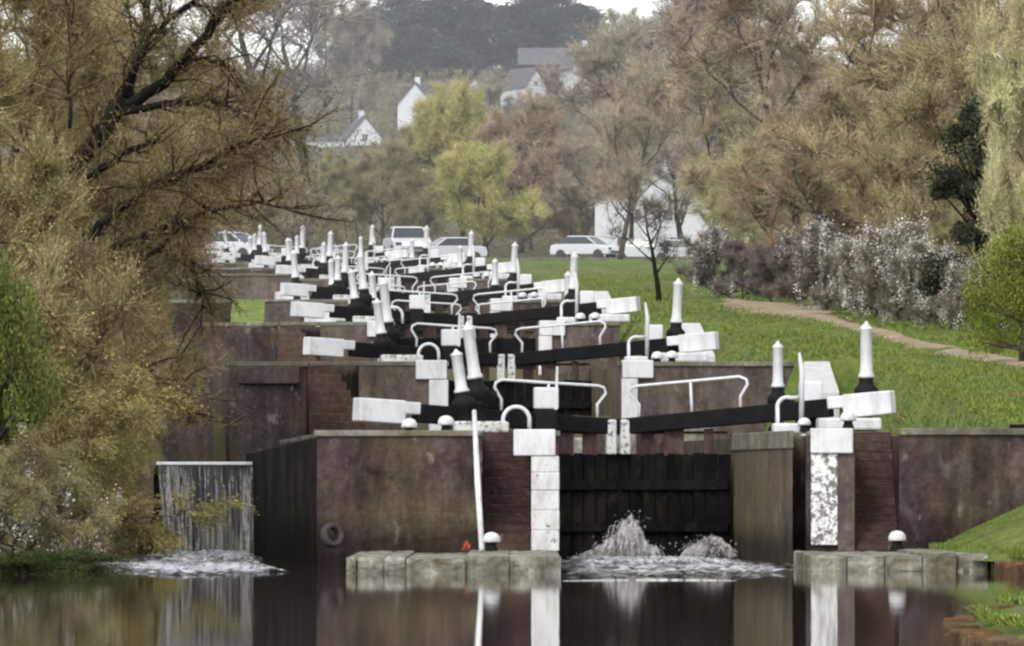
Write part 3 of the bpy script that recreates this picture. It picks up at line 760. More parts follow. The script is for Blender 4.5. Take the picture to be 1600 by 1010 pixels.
    m = MB(); m.prism([(2.36,vf),(ro,vf+.1),(ro,vf+4),(ro,16),(2.36,16)], zb, -.14); m.build('wall_face', M['wall_purple' if i == 3 else 'wall_conc2'], wr)
    m = MB(); m.prism([(2.33,vf-.01),(2.38,vf-.01),(2.38,-.6),(2.33,-.6)], zb, -.15); m.build('chamber_side', M['wall_inner'], wr)
    m = MB(); m.prism([(2.32,vf-.06),(ro+.03,vf+.04),(ro+.03,vf+.8),(2.32,vf+.7)], -.135, -.01); m.build('coping', M['coping'], wr, bevel=.02)
    m = MB(); m.box(2.38,3.22,vf-.12,vf+.4,-.46,.03); m.build('painted_quoin', M['white'], wr, bevel=.03)
    m = MB(); m.box(2.36,2.80,vf-.10,vf+.4,-1.75,-.465); m.build('painted_quoin', M['white'], wr, bevel=.03)

# head of the nearest lock seen through the gap: low weathered timbers and stone
t = thing('head_gate', (2.0,236,2.4), 'weathered pale timbers and stone at the head of the nearest lock, seen under the beams', 'lock gate')
m = MB(); rnd = random.Random(3)
for k, (a, b, z1) in enumerate([(-1.9,-1.2,.55),(-.95,-.3,.35),(.15,.95,.52),(1.62,2.7,.60)]):
    m.box(a,b,0,.5,-1.5,z1)
m.build('stone', M['ledge'], t, bevel=.05)
m = MB()
for a, b, z1 in [(-1.18,-.97,.62),(-.28,.13,.5),(.97,1.60,.80)]: m.box(a,b,-.1,.4,-1.5,z1)
m.build('timber', M['plank_brown'], t, bevel=.02)

# sloping painted slabs beyond the right-hand walls
def slab(px0, px1, py0, py1, D, tp, label):
    a = W(px0,py1,D); b = W(px1,py1,D); c = W(px1-tp,py0,D+3); d = W(px0+4,py0,D+3)
    m = MB(); m.add([a,b,c,d,(a.x,D+6,a.z-1),(b.x,D+6,b.z-1),(c.x,D+6,c.z),(d.x,D+6,d.z),(a.x,D,a.z-1.2),(b.x,D,b.z-1.2)],
        [(0,1,2,3),(3,2,6,7),(1,9,5,6,2),(8,0,3,7,4),(8,9,1,0)])
    o = m.build('sloping_slab', painted_slab, bevel=.03); tag(o, label, 'painted slab')
painted_slab = painted('grey_white_slab', (.50,.49,.48), amt=.45)
slab(1050,1118,505,556,283,24,'pale sloping slab beside the paddle stand right of the second lock')
slab(1252,1312,565,612,266,16,'pale sloping slab at the grass edge behind the boxed gear of the nearest lock')
slab(915,960,455,476,340,10,'pale sloping slab at the grass edge right of the third lock')

# nearest lock extras
m = MB(); a = W(741,632,199.2); b = W(753,850,196.5)
m.tube([a, a.lerp(b,.5)+Vector((.0,0,0)), b], .058, 10)
t = thing('stair_rail', (b.x,b.y,.3), 'leaning white pole rail in front of the brick steps of the left tail wall', 'handrail')
m2 = MB(); m2.tube([Vector((0,0,0)), (a-b)*.5+Vector((-.01,0,.0)), a-b], [.055,.062,.045], 10); m2.build('pole', M['white'], t)
m2 = MB(); m2.tube([(a-b)+Vector((0,0,-.02)), (a-b)+Vector((.02,2.0,-.9)), (a-b)+Vector((.03,3.0,-.9))], .03, 6)
m2.build('stay', M['white'], t); t.location = (b.x, b.y, .33)
p = W(768,852,196); bollard((p.x,196,.33), 'bollard standing on the left landing stage next to the pole')
p = W(1402,845,196); bollard((p.x,196,.36), 'bollard standing on the right landing stage below the brick steps')
# tyre
t = thing('tyre', (-3.58,198.6,.36), 'old worn tyre propped against the foot of the left tail wall', 'tyre', tilt=(0,0))
m = MB(); 
prof_ = [(.17,-.08),(.20,-.10),(.27,-.10),(.30,-.06),(.31,0),(.30,.06),(.27,.10),(.20,.10),(.17,.08),(.18,0)]
seg = 28; v = []; f = []
for r_, z_ in prof_:
    for k in range(seg):
        an = 2*math.pi*k/seg; v.append((r_*math.cos(an), z_, r_*math.sin(an)*.95))
np_ = len(prof_)
for i in range(np_):
    for k in range(seg): f.append((i*seg+k, i*seg+(k+1)%seg, ((i+1)%np_)*seg+(k+1)%seg, ((i+1)%np_)*seg+k))
m.add(v, f, True); o = m.build('rubber_ring', M['rubber'], t); o.location = (0,0,.26); o.rotation_euler = (R(-14),R(25),R(28)); o.scale = (.82,1,.86)
# scrap
m = MB(); rnd = random.Random(7)
for k in range(9):
    c = Vector((rnd.uniform(-.07,.07), rnd.uniform(-.05,.05), rnd.uniform(0,.12))); m.bar(c, c+Vector((rnd.uniform(-.05,.05),rnd.uniform(-.03,.03),rnd.uniform(.03,.09))), .05,.015)
o = m.build('litter', M['red'], bevel=0); o.location = (-.90,198.5,.33); tag(o, 'small orange red scrap lying on the left landing stage', 'litter')

# ------------------------------------------------------------------ vegetation
def norm(a): return a/np.maximum(1e-9, np.linalg.norm(a, axis=-1, keepdims=True))
def ribbons(P0, P1, wd, rnd):
    d = norm(P1-P0); s = norm(np.cross(d, rnd.randn(*d.shape)))*wd[:,None]
    return np.stack([P0-s, P0+s, P1+s*.4, P1-s*.4], axis=1)
def leafq(P, size, rnd, asp=.6):
    u = norm(rnd.randn(*P.shape)); v_ = norm(np.cross(u, rnd.randn(*P.shape)))
    s = size[:,None]
    return np.stack([P-u*s, P+v_*s*asp, P+u*s, P-v_*s*asp], axis=1)

def grow(seed, H, Rad, tr=.22, n1=9, n2=7, n3=6, nf=34, fl=.95, fw=.016, buds=1, bs=.04, droop=0.0, clear=.18, updir=.9, wood='bark', leafmat='twig', shape=1.0):
    """a tree: trunk mesh with limbs, crown mesh of ribbons and buds."""
    rs = np.random.RandomState(seed); mb = MB(); segs = []
    def wander(p, d, L, n, up, jit):
        pts = [p.copy()]; dd = d.copy()
        for i in range(n):
            dd = dd+rs.randn(3)*jit+np.array([0,0,up]); dd /= np.linalg.norm(dd); pts.append(pts[-1]+dd*L/n)
        return pts, dd
    tp, _ = wander(np.zeros(3), np.array([rs.randn()*.06, rs.randn()*.06, 1.]), H*.86, 8, .05, .07)
    mb.tube([Vector(q) for q in tp], [tr*(1-.85*i/8)+.01 for i in range(9)], 8)
    tips = []
    for a in range(n1):
        q = clear+(.92-clear)*(a+rs.rand()*.6)/n1; k = q/.86*8; i = min(7, int(k)); base = tp[i]+(tp[i+1]-tp[i])*(k-i) if k < 8 else tp[8]
        ang = a*2.399+rs.rand()*.7; prof_r = math.sin(math.pi*min(1, (q-clear)/(1-clear)*.75+.28))**.7*shape+(1-shape)
        L1 = Rad*prof_r*rs.uniform(.8,1.15); d = np.array([math.cos(ang), math.sin(ang), updir*(.5+q)]); d /= np.linalg.norm(d)
        pts, _ = wander(base, d, L1*1.15, 6, .03-droop*.15, .14)
        r0 = tr*(1-.8*q)*.55; mb.tube([Vector(x) for x in pts], [max(.012, r0*(1-.8*j/6)) for j in range(7)], 5)
        for b in range(n2):
            s = .25+.75*(b+rs.rand())/n2; k2 = s*6; j = min(5, int(k2)); p2 = pts[j]+(pts[j+1]-pts[j])*(k2-j)
            dd = norm(pts[j+1]-pts[j])*.7+rs.randn(3)*.6+np.array([0,0,.25-droop]); dd /= np.linalg.norm(dd)
            L2 = L1*.5*rs.uniform(.6,1.1)*(1.15-.5*s); pt2, _ = wander(p2, dd, L2, 4, .03-droop*.3, .2)
            mb.tube([Vector(x) for x in pt2], [max(.008, r0*.4*(1-.8*q_/4)) for q_ in range(5)], 4, cap=False)
            for c in range(n3):
                s3 = .2+.8*(c+rs.rand())/n3; k3 = s3*4; j3 = min(3, int(k3)); p3 = pt2[j3]+(pt2[j3+1]-pt2[j3])*(k3-j3)
                d3 = norm(pt2[j3+1]-pt2[j3])*.6+rs.randn(3)*.65+np.array([0,0,.15-droop]); d3 /= np.linalg.norm(d3)
                pt3, dl = wander(p3, d3, L2*.55*rs.uniform(.6,1.2), 3, -droop*.3, .2); segs.append(np.array(pt3))
    Q = []
    S = np.array(segs)                                   # (n,4,3)
    for j in range(3): Q.append(ribbons(S[:,j], S[:,j+1], np.full(len(S), .02*(1-.2*j)), rs))
    n = len(S); idx = rs.randint(0, n, n*nf); tt = rs.rand(n*nf)*3; j = np.minimum(2, tt.astype(int)); fr = (tt-j)[:,None]
    P0 = S[idx,j]*(1-fr)+S[idx,j+1]*fr; base_d = norm(S[idx,j+1]-S[idx,j])
    d = norm(base_d*.9+rs.randn(n*nf,3)*.38+np.array([0,0,.38-droop*1.6])); Lf = fl*rs.uniform(.45,1.35,(n*nf,1))
    Pm = P0+d*Lf*.5; P1 = Pm+norm(d+rs.randn(n*nf,3)*.3+np.array([0,0,-droop*.8]))*Lf*.5
    Q.append(ribbons(P0, Pm, rs.uniform(.6,1.2,n*nf)*fw, rs)); Q.append(ribbons(Pm, P1, rs.uniform(.5,1.0,n*nf)*fw*.7, rs))
    for b in range(buds):
        t_ = rs.rand(n*nf,1); Q.append(leafq(Pm*(1-t_)+P1*t_+rs.randn(n*nf,3)*.03, rs.uniform(.5,1.3,n*nf)*bs, rs))
    Q = np.concatenate(Q)
    tm = mb.build('trunk', M[wood]); COL.objects.unlink(tm)
    cm = quads_mesh('crown', Q, M[leafmat])
    zmax = float(np.percentile(Q[:,:,2], 99.5))
    return dict(trunk=tm.data, crown=cm, H=zmax, tips=P1)

def blobtree(seed, H, Rad, nblob=40, nl=26000, ls=.09, wood='bark'):
    rs = np.random.RandomState(seed); mb = MB()
    mb.tube([(0,0,0),(.05,0,H*.3),(0,.05,H*.7),(0,0,H*.9)], [.25,.2,.12,.04], 8)
    C = []; rr = []
    for b in range(nblob):
        z = H*(.18+.8*rs.rand()); rad = Rad*math.sin(math.pi*min(1,(z/H)*.8+.22))**.6*math.sqrt(rs.rand()); a = rs.rand()*6.28
        C.append((rad*math.cos(a), rad*math.sin(a), z)); rr.append(Rad*rs.uniform(.16,.36))
        mb.tube([(0,0,z*.7),(C[-1][0]*.6, C[-1][1]*.6, z*.88),C[-1]], [.06,.04,.015], 4)
    C = np.array(C); rr = np.array(rr); k = rs.randint(0, nblob, nl)
    P = C[k]+norm(rs.randn(nl,3))*(rr[k]*rs.rand(nl)**.4)[:,None]*np.array([1,1,.8])
    Q = leafq(P, rs.uniform(.5,1.3,nl)*ls, rs)
    tm = mb.build('trunk', M[wood]); COL.objects.unlink(tm); cm = quads_mesh('crown', Q, M['leaf'])
    return dict(trunk=tm.data, crown=cm, H=float(np.percentile(Q[:,:,2], 99.5)), tips=P)

PR = {
 'spread': grow(11, 12, 5.2, nf=40),
 'upright': grow(12, 12, 3.6, n1=11, nf=38, updir=1.4),
 'round': grow(13, 9, 4.6, n1=11, nf=50, buds=2, bs=.045, clear=.08),
 'dense': grow(14, 9, 4.8, n1=12, nf=62, buds=2, bs=.045, clear=.05),
 'arching': grow(15, 5, 3.6, tr=.1, n1=12, n2=7, n3=6, nf=60, buds=3, bs=.035, droop=.28, clear=.03, updir=.8, fl=.6, fw=.010),
 'small': grow(16, 6, 2.3, tr=.14, n1=7, n2=5, n3=4, nf=9, buds=0, clear=.30, wood='bark_dark', updir=1.2),
 'willow': grow(17, 8, 4.4, n1=12, nf=64, buds=3, bs=.045, clear=.05, updir=1.5),
 'evergreen': blobtree(18, 11, 3.6, 60, 26000, .12, 'bark_dark'),
 'ivy': blobtree(19, 9, 2.4, 40, 20000, .07, 'bark_dark'),
 'bush': blobtree(20, 4, 2.6, 46, 30000, .045),
 'hedge': grow(21, 4.2, 2.2, tr=.08, n1=12, n2=6, n3=5, nf=40, buds=2, bs=.035, clear=.02, updir=1.1, fl=.5),
}
def blossom_of(pr, seed, n, size, zlo=0):
    rs = np.random.RandomState(seed); T = pr['tips']; T = T[T[:,2] > zlo]
    cl = T[rs.randint(0, len(T), n//70)]; P = cl[rs.randint(0, len(cl), n)]+rs.randn(n,3)*np.array([.10,.10,.36])-np.array([0,0,.3])
    return quads_mesh('blossom', leafq(P, rs.uniform(.5,1.3,n)*size, rs, .8), M['blossom'])
PR['hedge']['blossom'] = blossom_of(PR['hedge'], 5, 10500, .042, 1.2)
PR['arching']['blossom'] = blossom_of(PR['arching'], 6, 9000, .036)
PR['dense']['blossom'] = blossom_of(PR['dense'], 8, 14000, .03)

NAMES = dict(spread='bare_tree', upright='bare_tree', round='budding_tree', dense='budding_tree', arching='arching_shrub', small='bare_tree', willow='willow_tree', evergreen='evergreen_tree', ivy='ivy_covered_tree', bush='leafy_bush', hedge='blossoming_shrub')
rt = random.Random(9)
def tree(kind, px, ytop, D, col, label, wd=1.0, group=None, zbase=None, blossom=False, cat=None, name=None):
    X = PX(px, D); zb = ground(X, D) if zbase is None else zbase
    H = PZ(ytop, D)-zb; s = H/PR[kind]['H']
    t = thing(name or NAMES[kind], (X, D, zb-.15), label, cat or ('shrub' if kind in ('arching','hedge','bush') else 'tree'), rotz=rt.uniform(0,6.28), group=group)
    t.scale = (s*wd, s*wd, s)
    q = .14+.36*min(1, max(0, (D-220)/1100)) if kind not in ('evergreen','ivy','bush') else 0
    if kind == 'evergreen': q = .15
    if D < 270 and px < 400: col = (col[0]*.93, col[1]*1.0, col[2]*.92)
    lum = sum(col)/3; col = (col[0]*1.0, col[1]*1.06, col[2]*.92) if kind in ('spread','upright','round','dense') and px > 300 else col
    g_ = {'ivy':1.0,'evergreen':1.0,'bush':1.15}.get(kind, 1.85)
    col = tuple(c_*g_*(1-q)+h_*q for c_, h_ in zip(col, ((.335,.31,.265) if kind != 'evergreen' else (.10,.13,.175))))  # distance haze painted into the crown colour: pale grey, bluish for evergreens
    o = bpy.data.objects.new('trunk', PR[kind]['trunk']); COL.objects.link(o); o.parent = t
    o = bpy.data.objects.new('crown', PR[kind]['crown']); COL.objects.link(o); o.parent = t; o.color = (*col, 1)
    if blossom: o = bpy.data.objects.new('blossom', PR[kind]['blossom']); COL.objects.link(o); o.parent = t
    return t
OCH = (.150,.122,.056); BRN = (.160,.122,.088); PNK = (.180,.138,.118); OLV = (.150,.130,.050); GRY = (.170,.145,.135); PUR = (.125,.105,.115)
YGR = (.300,.270,.050); LIM = (.22,.26,.03); DGR = (.028,.042,.052); GRN = (.10,.14,.03); IVY = (.030,.036,.024)
# --- left bank, near
tree('spread', 40, -160, 250, OCH, 'ochre twigged bare tree filling the upper left corner', 1.15)
tree('round', 190, -30, 262, OCH, 'ochre budding tree behind the black forked trunk', .95)
tree('spread', -60, -120, 232, (.15,.11,.05), 'brown bare tree cut by the left edge behind the green bush', 1.0)
tree('dense', 110, 190, 238, (.16,.115,.055), 'dense brown tree low behind the black limbs on the left', 1.15)
tree('dense', 185, 330, 262, (.135,.11,.05), 'olive brown tree leaning towards the weir on the left', .62)
tree('round', 235, 150, 330, (.165,.125,.075), 'brown tree standing behind the outer tips of the black limbs', 1.0)
tree('arching', 30, 520, 205, (.155,.125,.045), 'olive arching shrub at the left edge above the pool', 1.5, zbase=.6)
tree('arching', 100, 430, 214, (.160,.125,.045), 'tall ochre arching shrub left of the weir', .80, zbase=.6)
tree('arching', 128, 590, 222, (.150,.120,.045), 'ochre arching shrub reaching towards the weir crest', .72, zbase=.6)
tree('arching', 195, 450, 254, (.155,.13,.05), 'arching shrub right behind the weir side wall', .66, zbase=2.2)
tree('arching', 75, 700, 196, (.13,.105,.05), 'low bramble with pale blossom over the water, right hand one', .82, zbase=0, blossom=True)
tree('arching', 15, 670, 190, (.12,.10,.045), 'low bramble with pale blossom over the water, at the left edge', 1.2, zbase=0, blossom=True)
tree('arching', 140, 800, 204, (.10,.085,.035), 'smallest dark bramble at the left end of the white foam', 1.1, zbase=0)
tree('bush', -12, 395, 201, (.105,.115,.032), 'bright green leafy bush at the left edge of the photo', .42, zbase=.6)
tree('bush', 35, 850, 182, (.045,.055,.018), 'dark green low clump touching the water at the lower left', 3.2, zbase=-.1)
tree('bush', 120, 848, 188, (.05,.06,.02), 'dark green low clump at the water left of the foam', 3.0, zbase=-.1)
tree('round', 35, 215, 209, (.155,.115,.055), 'twiggy ochre tree in front of the leaning trunk', .85, zbase=1.0)
tree('ivy', 240, 370, 256, (.045,.045,.022), 'dark ivy covered stump tree above the left wing wall', .8)
# --- middle distance, left to right
mid = [
 ('spread', 322, 60, 470, BRN, .72, 'brown bare tree rising left of the sky gap'),
 ('upright', 512, -40, 1345, (.15,.125,.12), .62, 'tall grey purple bare tree right of the bright sky gap'),
 ('spread', 372, 140, 1330, (.17,.13,.09), 1.2, 'pale brown tree below the bright sky gap'),
 ('round', 390, 250, 500, (.155,.15,.06), 1.1, 'olive green budding tree behind the left car'),
 ('dense', 450, 255, 520, (.15,.125,.055), 1.1, 'olive brown budding tree above the far left paddle stands'),
 ('dense', 525, 240, 570, (.145,.125,.055), 1.0, 'olive budding tree left of the middle car'),
 ('round', 600, 220, 600, (.15,.115,.065), 1.1, 'brown budding tree directly behind the middle car'),
 ('dense', 655, 190, 640, (.155,.13,.06), 1.0, 'tall brown tree between middle car and yellow willow'),
 ('willow', 725, 132, 660, (.25,.24,.07), .85, 'yellow green willow with the tallest rounded top in the middle'),
 ('willow', 760, 225, 600, (.25,.24,.065), 1.25, 'yellow green willow low in the middle above the flight'),
 ('dense', 830, 240, 590, (.15,.12,.055), 1.0, 'brown green tree right of the low yellow willow'),
 ('round', 815, 150, 690, (.20,.13,.10), 1.1, 'reddish brown bare tree right of the tall willow top'),
 ('dense', 890, 250, 610, (.165,.12,.08), .9, 'pinkish brown dense tree left of the white house'),
 ('spread', 905, 160, 720, (.18,.14,.125), 1.3, 'mauve grey bare tree in front of the dark roofed hill house'),
 ('spread', 968, 90, 632, (.17,.13,.105), .95, 'big bare tree with bare trunk in front of the white house'),
 ('spread', 1020, 40, 760, (.17,.135,.125), 1.3, 'greyish bare tree high behind the white house'),
 ('upright', 1105, -50, 780, PUR, 1.6, 'tall purple grey bare tree at the top right of the middle'),
 ('round', 1150, 170, 500, (.17,.155,.075), .95, 'olive tree right behind the white house'),
 ('upright', 560, 270, 980, (.14,.12,.11), 1.6, 'dim brown tree just below the steep white gabled hill house'),
 ('round', 685, 178, 1000, (.14,.12,.10), 1.4, 'dim tree right of the steep white gable on the hill'),
 ('round', 775, 110, 1250, (.15,.12,.105), 1.4, 'rounded mauve tree just under the dark evergreens'),
 ('spread', 470, 262, 1100, (.15,.12,.105), 1.6, 'dim brown tree under the long low white building'),
]
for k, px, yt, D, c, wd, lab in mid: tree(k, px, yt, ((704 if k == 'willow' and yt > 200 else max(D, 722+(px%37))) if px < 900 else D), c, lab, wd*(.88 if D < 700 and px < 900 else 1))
# extra far hillside fill
fr = random.Random(31)
far = [(550,-10,1350),(965,10,1330),(1015,25,1250),(1060,20,1150),(375,255,820),(440,270,760),(500,275,800),(560,285,760),(620,250,900),(480,300,700),(700,200,1100),(850,165,1150),(930,170,1050),(1000,110,1200),(1060,90,1100),
       (535,262,1150),(605,215,1180),(880,135,1350),(970,70,1400),(415,150,1340),(325,110,1100),(620,130,1450),(725,130,1420),(680,125,1450),(1040,50,1350),(1100,60,1000),(1160,50,900),(310,180,900),(260,90,700)]
FARW = {550:.55, 965:.8, 1015:1.0}
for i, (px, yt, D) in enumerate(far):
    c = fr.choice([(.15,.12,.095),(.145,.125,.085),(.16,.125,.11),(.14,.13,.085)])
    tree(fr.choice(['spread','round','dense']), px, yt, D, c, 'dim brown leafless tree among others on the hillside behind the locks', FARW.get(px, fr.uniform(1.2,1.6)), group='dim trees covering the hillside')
tree('small', 425, -90, 905, (.10,.085,.08), 'thin bare tree standing against the bright sky at upper left', 1.5)
tree('small', 480, -60, 930, (.10,.085,.08), 'thin bare tree at the right end of the bright sky at upper left', 1.3)
tree('small', 985, 215, 694, (.09,.075,.065), 'thin bare tree right in front of the left end of the white house', 1.2)
tree('small', 1068, 205, 690, (.09,.075,.065), 'thin bare tree in front of the right end of the white house', 1.4)
# dark evergreens
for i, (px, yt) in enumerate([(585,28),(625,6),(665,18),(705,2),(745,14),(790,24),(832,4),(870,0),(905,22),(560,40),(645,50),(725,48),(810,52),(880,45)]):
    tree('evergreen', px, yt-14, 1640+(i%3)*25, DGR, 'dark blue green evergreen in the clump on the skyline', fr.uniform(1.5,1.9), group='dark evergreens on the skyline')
# --- right side
tree('small', 1030, 285, 366, (.05,.04,.03), 'small dark bare tree alone on the grass right of the third lock', 1.3)
right = [
 ('spread', 1185, 30, 440, (.18,.14,.10), 1.0, 'pinkish tan bare tree above the left end of the blossom hedge'),
 ('round', 1150, 230, 410, (.17,.155,.085), .8, 'olive tree at the left end of the blossom hedge'),
 ('spread', 1265, -90, 420, PNK, 1.1, 'pink brown bare tree top, first right of the purple grey one'),
 ('dense', 1240, 190, 390, (.18,.135,.09), 1.0, 'tan twiggy tree over the purple shadowed hedge'),
 ('dense', 1345, 120, 372, (.175,.125,.085), 1.1, 'reddish brown twiggy tree over the middle of the hedge'),
 ('spread', 1370, -150, 385, (.175,.125,.09), 1.1, 'large reddish brown bare tree in the upper right'),
 ('spread', 1480, -160, 350, (.16,.12,.075), 1.1, 'large brown bare tree with slanting boughs in the upper right'),
 ('dense', 1440, 170, 345, (.16,.12,.07), 1.0, 'brown twiggy tree left of the dark ivy tree'),
 ('dense', 1520, 60, 330, (.14,.11,.06), 1.0, 'olive brown tree behind the dark ivy tree'),
 ('dense', 1500, 330, 318, (.13,.11,.05), .8, 'low olive brown tree over the right end of the hedge'),
]
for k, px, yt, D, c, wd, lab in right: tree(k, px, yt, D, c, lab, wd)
tree('ivy', 1530, 150, 305, (.034,.040,.024), 'dark ivy covered tree near the right edge', 1.0)
tree('dense', 1610, -60, 288, (.27,.235,.15), 'cream budding tree cut by the right edge', .42, blossom=False)
tree('bush', 1600, 345, 262, (.15,.17,.035), 'bright yellow green bush at the right edge', .72)
tree('bush', 1560, 430, 284, (.12,.16,.025), 'green bush just left of the brightest one at the right edge', .75)
HD = [(1118,352,372),(1160,372,366),(1205,380,360),(1250,362,350),(1292,345,342),(1330,372,335),(1368,350,328),(1405,345,322),(1445,372,316),(1485,395,310),(1525,400,304)]
desc = ['leftmost blossoming hedge shrub, nearest the small bare tree','second blossoming shrub from the left end of the hedge','dark gapped shrub in the hedge above the start of the path','hedge shrub above the wide sandy part of the path','pale topped hedge shrub left of the arch shaped gap','hedge shrub with a dark gap beneath, middle of the row','thickly blossoming shrub in the middle of the hedge','thickly blossoming shrub straight above the pointed paddle stand','blossoming shrub right of the thickest blossom','second shrub from the right end of the hedge','rightmost hedge shrub beside the bright green bush']
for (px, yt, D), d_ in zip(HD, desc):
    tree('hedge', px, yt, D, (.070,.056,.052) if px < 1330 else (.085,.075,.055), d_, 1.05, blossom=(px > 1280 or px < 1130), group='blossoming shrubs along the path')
    tree
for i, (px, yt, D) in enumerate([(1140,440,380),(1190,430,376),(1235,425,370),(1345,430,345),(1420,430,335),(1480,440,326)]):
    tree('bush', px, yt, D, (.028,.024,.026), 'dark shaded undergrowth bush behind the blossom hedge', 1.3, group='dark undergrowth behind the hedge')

# --- leaning tree with black limbs
def leaning():
    D0 = 222
    t = thing('leaning_tree', W(-40, 560, D0), 'large leaning tree with forked black limbs over the water at upper left', 'tree')
    base = Vector(t.location); m = MB(); rnd = random.Random(12); tips = []
    def limb(pts, r0, r1, dy=0):
        P = []
        for i, (x, y) in enumerate(pts): P.append(W(x, y, D0+dy*i/len(pts))-base)
        Q = []
        for i in range(len(P)-1):
            for k in range(4): 
                q = P[i].lerp(P[i+1], k/4); Q.append(q+Vector((rnd.uniform(-.05,.05), rnd.uniform(-.05,.05), rnd.uniform(-.05,.05))))
        Q.append(P[-1]); n = len(Q)
        m.tube(Q, [r0+(r1-r0)*i/(n-1) for i in range(n)], 7)
        return Q
    Ls = [limb([(-40,560),(20,420),(80,310),(150,215),(195,155)], .26, .19),
          limb([(195,155),(215,95),(228,50),(232,-30)], .16, .08, 3),
          limb([(192,165),(235,55),(290,10),(330,-30)], .11, .04, -3),
          limb([(190,172),(245,140),(290,90),(335,38),(375,-8),(400,-40)], .15, .07, -4),
          limb([(188,175),(260,162),(330,158),(370,172),(402,195)], .10, .03, -6),
          limb([(290,92),(345,95),(375,125),(420,175),(440,205)], .06, .015, 4),
          limb([(-20,520),(20,392),(95,310),(180,250),(250,215)], .16, .05, -8),
          limb([(60,460),(160,350),(225,298),(280,275),(340,245),(362,232),(440,210)], .13, .02, -7),
          limb([(225,298),(300,282),(355,280),(395,245)], .07, .015, 5),
          limb([(40,470),(190,385),(270,352),(330,328),(400,318),(460,332)], .11, .02, -9),
          limb([(30,600),(120,520),(180,440),(260,380),(285,345)], .12, .03, -6),
          limb([(110,200),(105,120),(112,60),(100,-10)], .05, .03, 5),
          limb([(140,640),(210,560),(260,600),(300,660)], .05, .012, -8),
          limb([(270,352),(290,400),(312,440),(318,480)], .04, .012, -3)]
    m.build('trunk', M['bark_dark'], t)
    rs = np.random.RandomState(5); Q = []; A = []
    m2 = MB()
    for k, L_ in enumerate(Ls):
        n = len(L_)
        lo = n//2 if k in (0,6) else n//5
        for i in range(lo, n-1):
            for b in range(2):
                p = L_[i].lerp(L_[i+1], rnd.random()); d = (L_[i+1]-L_[i]).normalized()+Vector((rnd.gauss(0,.6),rnd.gauss(0,.5),rnd.gauss(0.05,.6))); d.normalize()
                ln = rnd.uniform(.5,1.7); q1 = p+d*ln*.5; d2 = (d+Vector((rnd.gauss(0,.3),rnd.gauss(0,.3),rnd.gauss(-.05,.3)))).normalized(); q2 = q1+d2*ln*.5
                m2.tube([p,q1,q2], [.028,.018,.008], 4, cap=False); A += [(p,q1),(q1,q2)]
    m2.build('branch', M['bark_dark'], t)
    P = np.array([[list(a), list(b)] for a, b in A]); n = len(P)*22; idx = rs.randint(0, len(P), n); f_ = rs.rand(n,1)
    P0 = P[idx,0]*(1-f_)+P[idx,1]*f_; d = norm(norm(P[idx,1]-P[idx,0])*.7+rs.randn(n,3)*.6); Lf = rs.uniform(.2,.8,(n,1)); P1 = P0+d*Lf
    Q = np.concatenate([ribbons(P0, P1, rs.uniform(.5,1.1,n)*.009, rs), leafq(P1, rs.uniform(.5,1.2,n)*.035, rs)])
    o = bpy.data.objects.new('crown', quads_mesh('crown', Q, M['twig'])); COL.objects.link(o); o.parent = t; o.color = (.13,.10,.05,1)
leaning()

# --- grass blades on the visible slopes (uncountable)
def blades():
    rs = np.random.RandomState(8); n = 150000; Q = []
    px = rs.uniform(900,1640,n); D = 203+ (rs.rand(n)**1.3)*250
    X = (px-800)*D/F; keep = np.array([ (x > (8.9 if d < 269 else xc(d)+ (5.4 if d < 324 else 4.9))) for x, d in zip(X, D)]); X = X[keep]; D = D[keep]
    Z = np.array([ground(x, d) for x, d in zip(X, D)])
    n2 = 80000; xb = rs.uniform(0, 1, n2)
    D2 = np.concatenate([rs.uniform(92,130,n2//2), rs.uniform(172,199.5,n2-n2//2)]); s0 = np.interp(D2, [p[1] for p in rb]+[199.5], [p[0] for p in rb]+[8.2]); o2 = rs.rand(n2)**1.3*4+.15; X2 = s0+o2
    Z2 = .30+np.maximum(0,(D2-176)/24)*np.minimum(1.15,np.maximum(0,(o2-.4)/3.0))*1.45
    k2 = ~((D2 < 110)&(X2 > 4.8)&(X2 < 7.6)); X2=X2[k2]; D2=D2[k2]; Z2=Z2[k2]
    P = np.stack([np.concatenate([X,X2]), np.concatenate([D,D2]), np.concatenate([Z,Z2])], 1); n = len(P)
    h = rs.uniform(.03,.10,(n,1))*np.where((P[:,1:2] > 171)&(P[:,1:2] < 200), 1.9, 1); tip = P+np.concatenate([rs.randn(n,2)*.04, h], 1)
    s = np.stack([rs.uniform(.006,.020,n), rs.randn(n)*.01, np.zeros(n)], 1)
    Q = np.stack([P-s, P+s, tip+s*.3, tip-s*.3], 1)
    o = bpy.data.objects.new('grass', quads_mesh('grass', Q, M['blade'])); COL.objects.link(o); tag(o, 'rough green grass covering the banks right of the locks', 'grass', kind='stuff')
blades()
def undergrowth():
    rs = np.random.RandomState(18); n = 110000
    D = 730+rs.rand(n)**1.2*1020; px = rs.uniform(-50,1650,n); X = (px-800)*D/F
    Z = np.array([prof(d) for d in D])+rs.rand(n)**2*1.6*(D/900)
    P = np.stack([X, D, Z], 1); Q = leafq(P, rs.uniform(.07,.22,n)*(D/900), rs, .35)
    o = bpy.data.objects.new('undergrowth', quads_mesh('undergrowth', Q, M['twig'])); COL.objects.link(o); o.color = (.13,.11,.065,1)
    tag(o, 'brown scrubby undergrowth covering the far hillside', 'undergrowth', kind='stuff')
undergrowth()

# lime green patch between left walls (small raised turf behind the third lock wall)
m = MB(); a = W(360,508,352); b = W(412,508,352); c = W(414,468,372); d = W(362,468,372)
m.add([a,b,c,d], [(0,1,2,3)]); lm = plain('bright_turf', (.13,.17,.03), .95, .7, 1.2); tag(m.build('turf', lm), kind='structure')
